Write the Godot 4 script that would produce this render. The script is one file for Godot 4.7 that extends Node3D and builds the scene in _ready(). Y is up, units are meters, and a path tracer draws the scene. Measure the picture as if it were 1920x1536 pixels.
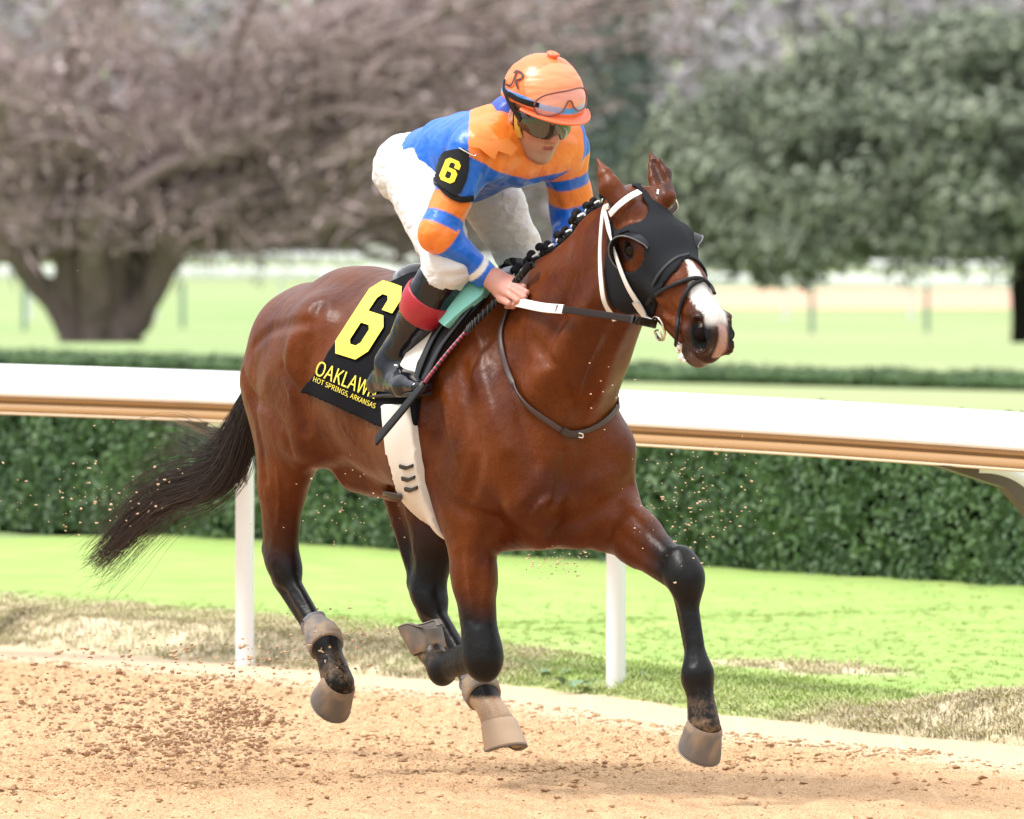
extends Node3D
# A racehorse and its rider passing the inside rail of a dirt track, seen through a long lens.

const FOCAL := 16250.0          # focal length in pixels of the 1920 x 1536 photograph
const EYE := Vector3(0.0, 1.8, 25.0)
const HORIZON := 315.0
const TURN := 57.0              # the horse's heading, degrees from the picture plane towards the lens
const DROP := 1.2               # the infield lies this much lower than the track
const CELL := 0.0075             # cell of the horse's and rider's surfaces

var cam_basis: Basis
var horse_frame: Transform3D
var rng := RandomNumberGenerator.new()
var taken := {}

# ---------------------------------------------------------------- pixels to places
func ray(px: float, py: float) -> Vector3:
	return (cam_basis * Vector3((px - 960.0) / FOCAL, -(py - 768.0) / FOCAL, -1.0)).normalized()

func at_depth(px: float, py: float, depth: float) -> Vector3:
	var r := ray(px, py)
	return EYE + r * (depth / -r.z)

func on_level(px: float, py: float, h := 0.0) -> Vector3:
	var r := ray(px, py)
	return EYE + r * ((h - EYE.y) / r.y)

func loc(px: float, py: float, side: float) -> Vector3:
	# a point in the horse's own axes (x ahead, y up, z to its right) at a sideways distance from its middle plane
	var inv := horse_frame.affine_inverse()
	var o := inv * EYE
	var d := inv.basis * ray(px, py)
	return o + d * ((side - o.z) / d.z)

func pix(p: Vector3) -> Vector2:
	var q := cam_basis.inverse() * (p - EYE)
	return Vector2(960.0 + FOCAL * q.x / -q.z, 768.0 - FOCAL * q.y / -q.z)

# ---------------------------------------------------------------- names, nodes
func numbered(called: String) -> String:
	var n: int = taken.get(called, 0)
	taken[called] = n + 1
	return called if n == 0 else "%s_%03d" % [called, n]

func thing(called: String, label: String, category: String, at := Transform3D.IDENTITY, group := "") -> Node3D:
	var o := Node3D.new()
	o.name = numbered(called)
	add_child(o)
	o.transform = at
	o.set_meta("label", label)
	o.set_meta("category", category)
	if group:
		o.set_meta("group", group)
	return o

func on_horse(p: Vector3) -> Transform3D:
	return horse_frame * Transform3D(Basis.IDENTITY, p)

func obj(called: String, mesh: Mesh, m: Material, parent: Node3D, shift := Vector3.ZERO) -> MeshInstance3D:
	var o := MeshInstance3D.new()
	o.name = called
	o.mesh = mesh
	o.material_override = m
	parent.add_child(o, true)
	o.position = -shift
	return o

func structure(called: String, mesh: Mesh, m: Material, label := "") -> MeshInstance3D:
	var o := obj(called, mesh, m, self)
	o.set_meta("kind", "structure")
	if label:
		o.set_meta("label", label)
	return o

func mat(c: Color, rough := 0.6, extra := {}) -> StandardMaterial3D:
	var m := StandardMaterial3D.new()
	m.albedo_color = c.linear_to_srgb()
	m.roughness = rough
	m.cull_mode = BaseMaterial3D.CULL_DISABLED
	for k in extra:
		m.set(k, extra[k])
	return m

func painted(rough := 0.6, extra := {}) -> StandardMaterial3D:
	var m := mat(Color(1, 1, 1), rough, extra)
	m.vertex_color_use_as_albedo = true
	return m

func noise(freq: float, seed_ := 1, octaves := 3) -> FastNoiseLite:
	var n := FastNoiseLite.new()
	n.seed = seed_
	n.frequency = freq
	n.noise_type = FastNoiseLite.TYPE_SIMPLEX_SMOOTH
	n.fractal_octaves = octaves
	return n

func bumps(freq: float, strength := 4.0, size := 512, seed_ := 1) -> NoiseTexture2D:
	var t := NoiseTexture2D.new()
	t.width = size
	t.height = size
	t.seamless = true
	t.as_normal_map = true
	t.bump_strength = strength
	t.noise = noise(freq, seed_, 4)
	return t

# ---------------------------------------------------------------- solids: rounded, tapered, squashed bones joined into one skin
class Bone:
	var A: Vector3
	var ba: Vector3
	var inv: float
	var U: Vector3
	var V: Vector3
	var W: Vector3
	var a1: float
	var da: float
	var b1: float
	var db: float
	var c1: float
	var dc: float
	var egg: float
	var k: float
	var neg: bool
	var big: float
	var mid: Vector3
	var span: float
	var chain: Array = []       # a line of bones that acts as one

	func d(p: Vector3) -> float:
		if chain:
			var best := p.distance_to(mid) - span
			if best > 0.08:
				return best
			best = 10.0
			for q: Bone in chain:
				best = minf(best, q.d(p))
			return best
		var pa := p - A
		var h := clampf(pa.dot(ba) * inv, 0.0, 1.0)
		var q := pa - ba * h
		var u := q.dot(U)
		var b := b1 + db * h
		var a := a1 + da * h
		if egg != 0.0:
			a *= 1.0 - egg * clampf(u / b, -1.0, 1.0)
		var c := c1 + dc * h
		var s := Vector3(u / b, q.dot(V) / a, q.dot(W) / c)
		var k0 := s.length()
		var k1 := (s / Vector3(b, a, c)).length()
		return k0 * (k0 - 1.0) / k1 if k1 > 0.00001 else -minf(a, b)

	func near(p: Vector3) -> float:
		if chain:
			var best := p.distance_to(mid) - span
			if best > 0.08:
				return best
			best = 10.0
			for q: Bone in chain:
				best = minf(best, q.near(p))
			return best
		var pa := p - A
		var h := clampf(pa.dot(ba) * inv, 0.0, 1.0)
		var q := pa - ba * h
		var u := q.dot(U)
		var b := b1 + db * h
		var a := a1 + da * h
		if egg != 0.0:
			a *= 1.0 - egg * clampf(u / b, -1.0, 1.0)
		var c := c1 + dc * h
		var s := Vector3(u / b, q.dot(V) / a, q.dot(W) / c)
		var k0 := s.length()
		if k0 < 1.0:
			return -(1.0 - k0) * minf(a, minf(b, c))
		return minf(k0 * (k0 - 1.0) / Vector3(s.x / b, s.y / a, s.z / c).length(), q.length() - minf(a, minf(b, c)))

# a, b: half sizes across `side` and across the third axis (b lies along `up`), at both ends
func ell(A: Vector3, B: Vector3, a1: float, b1: float, a2: float, b2: float, k := 0.04, up := Vector3.UP, egg := 0.0, c1 := -1.0, c2 := -1.0) -> Bone:
	var o := Bone.new()
	o.A = A
	o.ba = B - A
	var l2 := o.ba.length_squared()
	o.inv = 1.0 / l2 if l2 > 1e-9 else 0.0
	o.W = o.ba.normalized() if l2 > 1e-9 else (Vector3.RIGHT if absf(up.x) < 0.7 else Vector3.BACK)
	o.U = (up - o.W * up.dot(o.W)).normalized()
	o.V = o.W.cross(o.U).normalized()
	o.a1 = a1
	o.da = a2 - a1
	o.b1 = b1
	o.db = b2 - b1
	o.c1 = c1 if c1 > 0 else minf(a1, b1)
	var ce := c2 if c2 > 0 else minf(a2, b2)
	o.dc = ce - o.c1
	o.egg = egg
	o.k = k
	o.big = maxf(maxf(maxf(a1, a2), maxf(b1, b2)), maxf(o.c1, ce)) * (1.0 + absf(egg))
	return o

func rod(A: Vector3, B: Vector3, r1: float, r2: float, k := 0.03) -> Bone:
	var up := Vector3.UP if absf((B - A).normalized().y) < 0.9 else Vector3.RIGHT
	return ell(A, B, r1, r1, r2, r2, k, up)

func ball(C: Vector3, along: Vector3, up: Vector3, rc: float, rb: float, ra: float, k := 0.03) -> Bone:
	var w := along.normalized()
	return ell(C - w * 0.0005, C + w * 0.0005, ra, rb, ra, rb, k, up, 0.0, rc, rc)

func linked(line: PackedVector3Array, radius: Callable, k: float) -> Bone:
	var o := rod(line[0], line[line.size() - 1], 0.001, 0.001, k)
	for i in line.size() - 1:
		o.chain.append(rod(line[i], line[i + 1], radius.call(i / float(line.size() - 1)), radius.call((i + 1) / float(line.size() - 1)), k))
	o.big = 0.02
	for p in line:
		o.mid += p / line.size()
	for p in line:
		o.span = maxf(o.span, o.mid.distance_to(p) + 0.03)
	return o

func cut(b: Bone) -> Bone:
	b.neg = true
	return b

static func join(a: float, b: float, k: float) -> float:
	var h := maxf(k - absf(a - b), 0.0) / k
	return minf(a, b) - h * h * k * 0.25

static func field(bones: Array, p: Vector3) -> float:
	var d := 10.0
	for q: Bone in bones:
		if q.neg:
			d = -join(-d, q.d(p), q.k)
		else:
			d = join(d, q.d(p), q.k)
	return d

static func slope(all: Array, p: Vector3, e := 0.004) -> Vector3:
	var bones := all.filter(func(q): return (p.distance_to(q.mid) - q.span if q.chain else p.distance_to(q.A + q.ba * 0.5) - q.big - q.ba.length() * 0.5) < 0.09)
	return Vector3(field(bones, p + Vector3(e, 0, 0)) - field(bones, p - Vector3(e, 0, 0)), field(bones, p + Vector3(0, e, 0)) - field(bones, p - Vector3(0, e, 0)), field(bones, p + Vector3(0, 0, e)) - field(bones, p - Vector3(0, 0, e))).normalized()

static func order(bones: Array) -> Array:
	var plus := bones.filter(func(b): return not b.neg)
	return plus + bones.filter(func(b): return b.neg)

# where a line meets the skin
static func meet(bones: Array, o: Vector3, d: Vector3, most := 60.0, off := 0.0) -> Vector3:
	var t := 0.0
	for i in 160:
		var v := field(bones, o + d * t) - off
		if v < 0.0006:
			break
		t += v * 0.7
		if t > most:
			return Vector3.INF
	return o + d * t

class Job:
	var cell: float
	var swell: float
	var folds: FastNoiseLite
	var amp: float
	var fold_scale: Vector3
	var region
	var paint
	var todo: Array
	var done: Array = []

	# the bones that can shape the skin within `rad` of c; none if the skin does not pass there
	static func reach(bones: Array, c: Vector3, rad: float, swell_: float, region_) -> Array:
		var best := 10.0
		var kmax := 0.0
		var cutting := false
		var ds := PackedFloat32Array()
		for q: Bone in bones:
			var dd := q.near(c)
			ds.append(dd)
			if q.neg:
				if dd < rad + q.k + 0.01:
					cutting = true
			elif dd < best:
				best = dd
			kmax = maxf(kmax, q.k)
		if best - swell_ > rad + kmax * 0.6:
			return []
		if region_ != null:
			if best - swell_ < -rad - 0.045 or float(region_.call(c)) > rad * 1.05:
				return []
		elif best - swell_ < -rad - 0.01 and not cutting:
			return []
		var out := []
		for i in bones.size():
			var q: Bone = bones[i]
			if ds[i] < (rad + q.k + 0.01 if q.neg else maxf(best, 0.0) + 2.0 * rad + q.k):
				out.append(q)
		return out

	func run(at: int) -> void:
		var org: Vector3 = todo[at][0]
		var near8 := reach(todo[at][1], org + Vector3.ONE * cell * 4.0, cell * 6.93 + amp, swell, region)
		if near8.is_empty():
			return
		var out := PackedFloat32Array()
		out.resize(729)
		out.fill(1000.0)
		var any := false
		for s in 8:
			var si := (s & 1) * 4
			var sj := ((s >> 1) & 1) * 4
			var sk := (s >> 2) * 4
			var sub := reach(near8, org + Vector3(si + 2, sj + 2, sk + 2) * cell, cell * 3.47 + amp, swell, region)
			if sub.is_empty():
				continue
			any = true
			for kk in range(sk, sk + 5):
				for jj in range(sj, sj + 5):
					for ii in range(si, si + 5):
						var w := (kk * 9 + jj) * 9 + ii
						if out[w] < 999.0:
							continue
						var p := org + Vector3(ii, jj, kk) * cell
						var d := 10.0
						for q: Bone in sub:
							var e := q.d(p)
							if q.neg:
								var h := maxf(q.k - absf(-d - e), 0.0) / q.k
								d = -(minf(-d, e) - h * h * q.k * 0.25)
							else:
								var h := maxf(q.k - absf(d - e), 0.0) / q.k
								d = minf(d, e) - h * h * q.k * 0.25
						d -= swell
						if folds:
							d += amp * folds.get_noise_3dv(p * fold_scale)
						if region != null:
							d = maxf(d, region.call(p))
						out[w] = d
		if any:
			done[at] = cells(out, org)

	const EA: Array[int] = [0, 2, 4, 6, 0, 1, 4, 5, 0, 1, 2, 3]
	const EB: Array[int] = [1, 3, 5, 7, 2, 3, 6, 7, 4, 5, 6, 7]
	const OFF: Array[int] = [0, 1, 9, 10, 81, 82, 90, 91]
	const CORNER: Array[Vector3] = [Vector3(0, 0, 0), Vector3(1, 0, 0), Vector3(0, 1, 0), Vector3(1, 1, 0), Vector3(0, 0, 1), Vector3(1, 0, 1), Vector3(0, 1, 1), Vector3(1, 1, 1)]

	func cells(val: PackedFloat32Array, org: Vector3) -> Array:
		var ids := PackedInt32Array()
		var verts := PackedVector3Array()
		var normals := PackedVector3Array()
		var colors := PackedColorArray()
		var g := PackedFloat32Array()
		g.resize(8)
		for z in 8:
			for y in 8:
				for x in 8:
					var base := (z * 9 + y) * 9 + x
					if absf(val[base]) > cell * 3.0 + amp:
						continue
					var mask := 0
					for c in 8:
						var v := val[base + OFF[c]]
						g[c] = v
						if v > 999.0:
							mask = 0
							break
						if v < 0.0:
							mask |= 1 << c
					if mask == 0 or mask == 255:
						continue
					var sum := Vector3.ZERO
					var cnt := 0
					for e in 12:
						var va := g[EA[e]]
						var vb := g[EB[e]]
						if (va < 0.0) != (vb < 0.0):
							sum += CORNER[EA[e]].lerp(CORNER[EB[e]], va / (va - vb))
							cnt += 1
					var p := org + (Vector3(x, y, z) + sum / cnt) * cell
					var nrm := Vector3(g[1] + g[3] + g[5] + g[7] - g[0] - g[2] - g[4] - g[6], g[2] + g[3] + g[6] + g[7] - g[0] - g[1] - g[4] - g[5], g[4] + g[5] + g[6] + g[7] - g[0] - g[1] - g[2] - g[3]).normalized()
					ids.append_array([x, y, z, mask])
					verts.append(p)
					normals.append(nrm)
					if paint != null:
						colors.append(paint.call(p, nrm))
		return [ids, verts, normals, colors]

# the skin of the joined bones as one mesh (surface nets); `region` keeps only a part of space, `paint` gives each vertex its own colour
func skin(bones_: Array, cell: float, paint, swell := 0.0, region = null, folds: FastNoiseLite = null, amp := 0.0, lo_ = null, hi_ = null, fold_scale := Vector3.ONE) -> ArrayMesh:
	var bones := order(bones_)
	var lo := Vector3.INF
	var hi := -Vector3.INF
	for q: Bone in bones:
		if q.neg:
			continue
		var r := Vector3.ONE * (q.big + swell + 0.02 + amp)
		lo = lo.min(q.A - r).min(q.A + q.ba - r)
		hi = hi.max(q.A + r).max(q.A + q.ba + r)
	if lo_ != null:
		lo = lo.max(lo_)
		hi = hi.min(hi_)
	var n := 8
	var bx := int(ceil((hi.x - lo.x) / cell / n)) + 1
	var by := int(ceil((hi.y - lo.y) / cell / n)) + 1
	var bz := int(ceil((hi.z - lo.z) / cell / n)) + 1
	var sx := bx * n + 1
	var sy := by * n + 1
	var sz := bz * n + 1
	var idx := PackedInt32Array()
	idx.resize(sx * sy * sz)
	idx.fill(-1)
	var half := cell * n * 0.5
	var rad := half * 1.7321 + amp
	var job := Job.new()
	job.cell = cell
	job.swell = swell
	job.folds = folds
	job.amp = amp
	job.fold_scale = fold_scale
	job.region = region
	job.paint = paint
	var blocks := PackedInt32Array()
	var near_d := PackedFloat32Array()
	near_d.resize(bones.size())
	# halve boxes until a box is small, keeping for each only the bones that reach it
	var todo: Array = []
	var big := 4
	for k in range(0, bz, big):
		for j in range(0, by, big):
			for i in range(0, bx, big):
				var near_bones := Job.reach(bones, lo + (Vector3(i, j, k) + Vector3.ONE * (big * 0.5)) * n * cell, rad * big, swell, region)
				if near_bones.is_empty():
					continue
				for kk in range(k, mini(k + big, bz)):
					for jj in range(j, mini(j + big, by)):
						for ii in range(i, mini(i + big, bx)):
							todo.append([lo + Vector3(ii, jj, kk) * n * cell, near_bones])
							blocks.append_array([ii * n, jj * n, kk * n])
	job.todo = todo
	job.done.resize(todo.size())
	var group := WorkerThreadPool.add_group_task(job.run, todo.size(), -1, true)
	WorkerThreadPool.wait_for_group_task_completion(group)
	var verts := PackedVector3Array()
	var normals := PackedVector3Array()
	var colors := PackedColorArray()
	var index := PackedInt32Array()
	var bases := PackedInt32Array()
	var masks := PackedInt32Array()
	for q in todo.size():
		if job.done[q] == null:
			continue
		var got: Array = job.done[q]
		var ids: PackedInt32Array = got[0]
		for e in range(0, ids.size(), 4):
			var base := ((blocks[q * 3 + 2] + ids[e + 2]) * sy + blocks[q * 3 + 1] + ids[e + 1]) * sx + blocks[q * 3] + ids[e]
			idx[base] = bases.size()
			bases.append(base)
			masks.append(ids[e + 3])
		verts.append_array(got[1])
		normals.append_array(got[2])
		colors.append_array(got[3])
	var steps := PackedInt32Array([1, sx, sx * sy])
	for q in bases.size():
		var base := bases[q]
		var inside := masks[q] & 1
		for axis in 3:
			if ((masks[q] >> (1 << axis)) & 1) == inside:
				continue
			var s1 := steps[(axis + 1) % 3]
			var s2 := steps[(axis + 2) % 3]
			if base < s1 + s2:
				continue
			var i1 := idx[base - s1]
			var i2 := idx[base - s1 - s2]
			var i3 := idx[base - s2]
			if i1 < 0 or i2 < 0 or i3 < 0:
				continue
			if inside:
				index.append_array([q, i2, i1, q, i3, i2])
			else:
				index.append_array([q, i1, i2, q, i2, i3])
	var arr := []
	arr.resize(Mesh.ARRAY_MAX)
	arr[Mesh.ARRAY_VERTEX] = verts
	arr[Mesh.ARRAY_NORMAL] = normals
	if paint != null:
		arr[Mesh.ARRAY_COLOR] = colors
	arr[Mesh.ARRAY_INDEX] = index
	var mesh := ArrayMesh.new()
	if index.size():
		mesh.add_surface_from_arrays(Mesh.PRIMITIVE_TRIANGLES, arr)
	return mesh

# ---------------------------------------------------------------- tubes, straps, sheets
class Soup:
	var v := PackedVector3Array()
	var n := PackedVector3Array()
	var c := PackedColorArray()
	var i := PackedInt32Array()
	func mesh() -> ArrayMesh:
		for t in range(0, i.size(), 3):
			var a := v[i[t]]
			if (v[i[t + 1]] - a).cross(v[i[t + 2]] - a).dot(n[i[t]] + n[i[t + 1]] + n[i[t + 2]]) > 0.0:
				var k := i[t + 1]
				i[t + 1] = i[t + 2]
				i[t + 2] = k
		var arr := []
		arr.resize(Mesh.ARRAY_MAX)
		arr[Mesh.ARRAY_VERTEX] = v
		arr[Mesh.ARRAY_NORMAL] = n
		if c.size() == v.size():
			arr[Mesh.ARRAY_COLOR] = c
		arr[Mesh.ARRAY_INDEX] = i
		var m := ArrayMesh.new()
		m.add_surface_from_arrays(Mesh.PRIMITIVE_TRIANGLES, arr)
		return m

func smooth(pts: Array, steps := 6, closed := false) -> PackedVector3Array:
	var out := PackedVector3Array()
	var m := pts.size()
	for s in (m if closed else m - 1):
		var p0: Vector3 = pts[(s - 1 + m) % m] if closed or s > 0 else pts[0] * 2.0 - pts[1]
		var p1: Vector3 = pts[s]
		var p2: Vector3 = pts[(s + 1) % m]
		var p3: Vector3 = pts[(s + 2) % m] if closed or s + 2 < m else pts[m - 1] * 2.0 - pts[m - 2]
		for t in steps:
			out.append(p1.cubic_interpolate(p2, p0, p3, float(t) / steps))
	if not closed:
		out.append(pts[m - 1])
	return out

# a flat or round bar swept along a line: `face` says which way its broad side looks at each point
func sweep(s: Soup, line: PackedVector3Array, wide: Callable, thick: Callable, face: Callable, sides := 8, col = null, square := 0.0) -> void:
	var start := s.v.size()
	var m := line.size()
	for a in m:
		var t := (line[mini(a + 1, m - 1)] - line[maxi(a - 1, 0)]).normalized()
		var f: Vector3 = face.call(a)
		var w := t.cross(f).normalized()
		f = w.cross(t).normalized()
		var x := float(a) / (m - 1)
		var hw: float = wide.call(x)
		var ht: float = thick.call(x)
		for b in sides:
			var ang := TAU * (b + 0.5) / sides
			var ca := cos(ang)
			var sa := sin(ang)
			if square > 0.0:
				ca = signf(ca) * pow(absf(ca), 1.0 - square)
				sa = signf(sa) * pow(absf(sa), 1.0 - square)
			s.v.append(line[a] + w * ca * hw + f * sa * ht)
			s.n.append((w * cos(ang) / hw + f * sin(ang) / ht).normalized())
			if col != null:
				s.c.append(col if col is Color else col.call(x))
	for a in m - 1:
		for b in sides:
			var q := start + a * sides + b
			var r := start + a * sides + (b + 1) % sides
			s.i.append_array([q, q + sides, r, r, q + sides, r + sides])
	for e in [0, m - 1]:
		for b in range(1, sides - 1):
			var q: int = start + e * sides
			s.i.append_array([q, q + b, q + b + 1] if e == 0 else [q, q + b + 1, q + b])

func tube(pts: PackedVector3Array, r1: float, r2: float, sides := 8) -> ArrayMesh:
	var s := Soup.new()
	sweep(s, pts, func(x): return lerpf(r1, r2, x), func(x): return lerpf(r1, r2, x), func(a): return Vector3(0.13, 0.97, 0.21), sides)
	return s.mesh()

func strap(pts: PackedVector3Array, width: float, thick: float, face: Callable, square := 0.6) -> ArrayMesh:
	var s := Soup.new()
	sweep(s, pts, func(_x): return width * 0.5, func(_x): return thick * 0.5, face, 12, null, square)
	return s.mesh()

func setup() -> void:
	# camera: a long lens looking slightly down, sharp on the horse
	var cam := Camera3D.new()
	cam.name = "camera"
	add_child(cam)
	var pitch := -atan((768.0 - HORIZON) / FOCAL)
	cam.position = EYE
	cam.rotation.x = pitch
	cam_basis = Basis(Vector3.RIGHT, pitch)
	var att := CameraAttributesPhysical.new()
	att.frustum_focal_length = 12.0 * FOCAL / 768.0
	att.frustum_focus_distance = 24.8
	att.exposure_aperture = 6.0
	att.frustum_near = 0.5
	att.frustum_far = 1500.0
	cam.attributes = att
	cam.current = true
	horse_frame = Transform3D(Basis(Vector3.UP, -deg_to_rad(TURN)), Vector3(-0.038, 0, 0))
	# an even overcast sky with a wide soft sun behind it
	var sky_m := ProceduralSkyMaterial.new()
	sky_m.sky_top_color = Color(0.97, 0.98, 1.0)
	sky_m.sky_horizon_color = Color(0.50, 0.52, 0.55)
	sky_m.sky_curve = 0.45
	sky_m.ground_bottom_color = Color(0.45, 0.42, 0.36)
	sky_m.ground_horizon_color = Color(0.5, 0.5, 0.46)
	sky_m.sun_angle_max = 0.0
	var sky := Sky.new()
	sky.sky_material = sky_m
	var env := Environment.new()
	env.background_mode = Environment.BG_SKY
	env.sky = sky
	env.tonemap_mode = Environment.TONE_MAPPER_LINEAR
	env.tonemap_exposure = 2.6
	env.sdfgi_enabled = true
	env.ssao_enabled = true
	env.ssil_enabled = true
	var we := WorldEnvironment.new()
	we.name = "world_environment"
	we.environment = env
	add_child(we)
	var sun := DirectionalLight3D.new()
	sun.name = "sun"
	sun.light_energy = 0.5
	sun.light_angular_distance = 14.0
	sun.light_color = Color(1.0, 0.985, 0.965)
	sun.shadow_enabled = true
	add_child(sun)
	sun.rotation_degrees = Vector3(-58, -78, 0)

# ---------------------------------------------------------------- the place
func scatter(called: String, mesh: Mesh, m: Material, where: Array, tint: PackedColorArray, parent: Node3D) -> MultiMeshInstance3D:
	var mm := MultiMesh.new()
	mm.transform_format = MultiMesh.TRANSFORM_3D
	mm.use_colors = true
	mm.mesh = mesh
	mm.instance_count = where.size()
	for i in where.size():
		mm.set_instance_transform(i, where[i])
		mm.set_instance_color(i, tint[i])
	var o := MultiMeshInstance3D.new()
	o.name = called
	o.multimesh = mm
	o.material_override = m
	parent.add_child(o, true)
	return o

func turned(n: Vector3, spin: float) -> Basis:
	# y along n, spun about it
	var x := n.cross(Vector3(0.31, 0.2, 0.93)).normalized()
	return Basis(x, n, x.cross(n)).rotated(n, spin)

func leaf_mesh(l: float, w: float, bend := 0.25) -> ArrayMesh:
	# one leaf: two halves folded along the midrib, lying along +z
	var s := Soup.new()
	var outline := [[0.0, 0.0], [0.30, 0.85], [0.62, 0.75], [1.0, 0.0]]
	for q in outline:
		var y: float = -bend * l * q[0] * q[0]
		s.v.append_array([Vector3(0, y, l * q[0]), Vector3(w * 0.5 * q[1], y + 0.12 * w * q[1], l * q[0]), Vector3(-w * 0.5 * q[1], y + 0.12 * w * q[1], l * q[0])])
		s.n.append_array([Vector3(0, 1, 0.2), Vector3(-0.3, 1, 0.2).normalized(), Vector3(0.3, 1, 0.2).normalized()])
	for a in 3:
		var o := a * 3
		s.i.append_array([o, o + 1, o + 4, o, o + 4, o + 3, o, o + 3, o + 5, o, o + 5, o + 2])
	return s.mesh()

func blade_mesh(h: float, w: float) -> ArrayMesh:
	# a tuft of five bent blades
	var s := Soup.new()
	for b in 5:
		var a := TAU * b / 5.0 + 0.4 * sin(b * 7.0)
		var dir := Vector3(cos(a), 0, sin(a))
		var side := Vector3(-dir.z, 0, dir.x)
		var hh := h * (0.7 + 0.3 * absf(sin(b * 3.1)))
		var o := s.v.size()
		for q in 3:
			var t := q / 2.0
			var c := dir * (0.012 + 0.55 * hh * t * t) + Vector3.UP * hh * (t - 0.25 * t * t)
			s.v.append_array([c - side * w * (1.0 - t) * 0.5, c + side * w * (1.0 - t) * 0.5])
			s.n.append_array([(Vector3.UP * 0.8 + dir * 0.3).normalized(), (Vector3.UP * 0.8 + dir * 0.3).normalized()])
		s.i.append_array([o, o + 2, o + 1, o + 1, o + 2, o + 3, o + 2, o + 4, o + 3])
	return s.mesh()

func sheet(nu: int, nv: int, at: Callable, paint = null) -> ArrayMesh:
	var s := Soup.new()
	for j in nv:
		for i in nu:
			var p: Vector3 = at.call(i / float(nu - 1), j / float(nv - 1))
			s.v.append(p)
			if paint != null:
				s.c.append(paint.call(p, i / float(nu - 1), j / float(nv - 1)))
	s.n.resize(s.v.size())
	for j in nv:
		for i in nu:
			var q := j * nu + i
			var dx := s.v[q + 1 if i < nu - 1 else q] - s.v[q - 1 if i > 0 else q]
			var dz := s.v[q + nu if j < nv - 1 else q] - s.v[q - nu if j > 0 else q]
			var n := dz.cross(dx).normalized()
			s.n[q] = n if n.y >= 0 else -n
			if i < nu - 1 and j < nv - 1:
				s.i.append_array([q, q + 1, q + nu, q + 1, q + nu + 1, q + nu])
	return s.mesh()

# the line where the dirt meets the turf, running past the camera on its right
var edge: PackedVector3Array
func edge_at(u: float) -> Vector3:
	var x := clampf(u, 0.0, 1.0) * (edge.size() - 1)
	var i := mini(int(x), edge.size() - 2)
	return edge[i].lerp(edge[i + 1], x - i)
const INFIELD := Vector3(0.85, 0, -0.53)     # across the edge, towards the infield

func bank_height(u: float) -> float:
	var px := -500.0 + 3000.0 * u
	return 0.035 + 0.075 * smoothstep(760.0, 350.0, px) + 0.10 * smoothstep(1400.0, 1800.0, px)

func lawn_at(u: float, w: float) -> Vector3:
	# w metres from the edge of the dirt towards the infield
	var p := edge_at(u) + INFIELD * w
	var rise := bank_height(u) * smoothstep(0.0, 0.22, w + 0.04 * sin(u * 90.0)) * smoothstep(2.6, 0.5, w)
	p.y = -0.05 * smoothstep(0.02, 0.0, w) + 0.004 + rise + 0.012 * lump.get_noise_2d(p.x * 3.0, p.z * 3.0)
	return p

var lump := noise(1.0, 5, 3)
var fine := noise(1.0, 9, 4)

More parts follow.
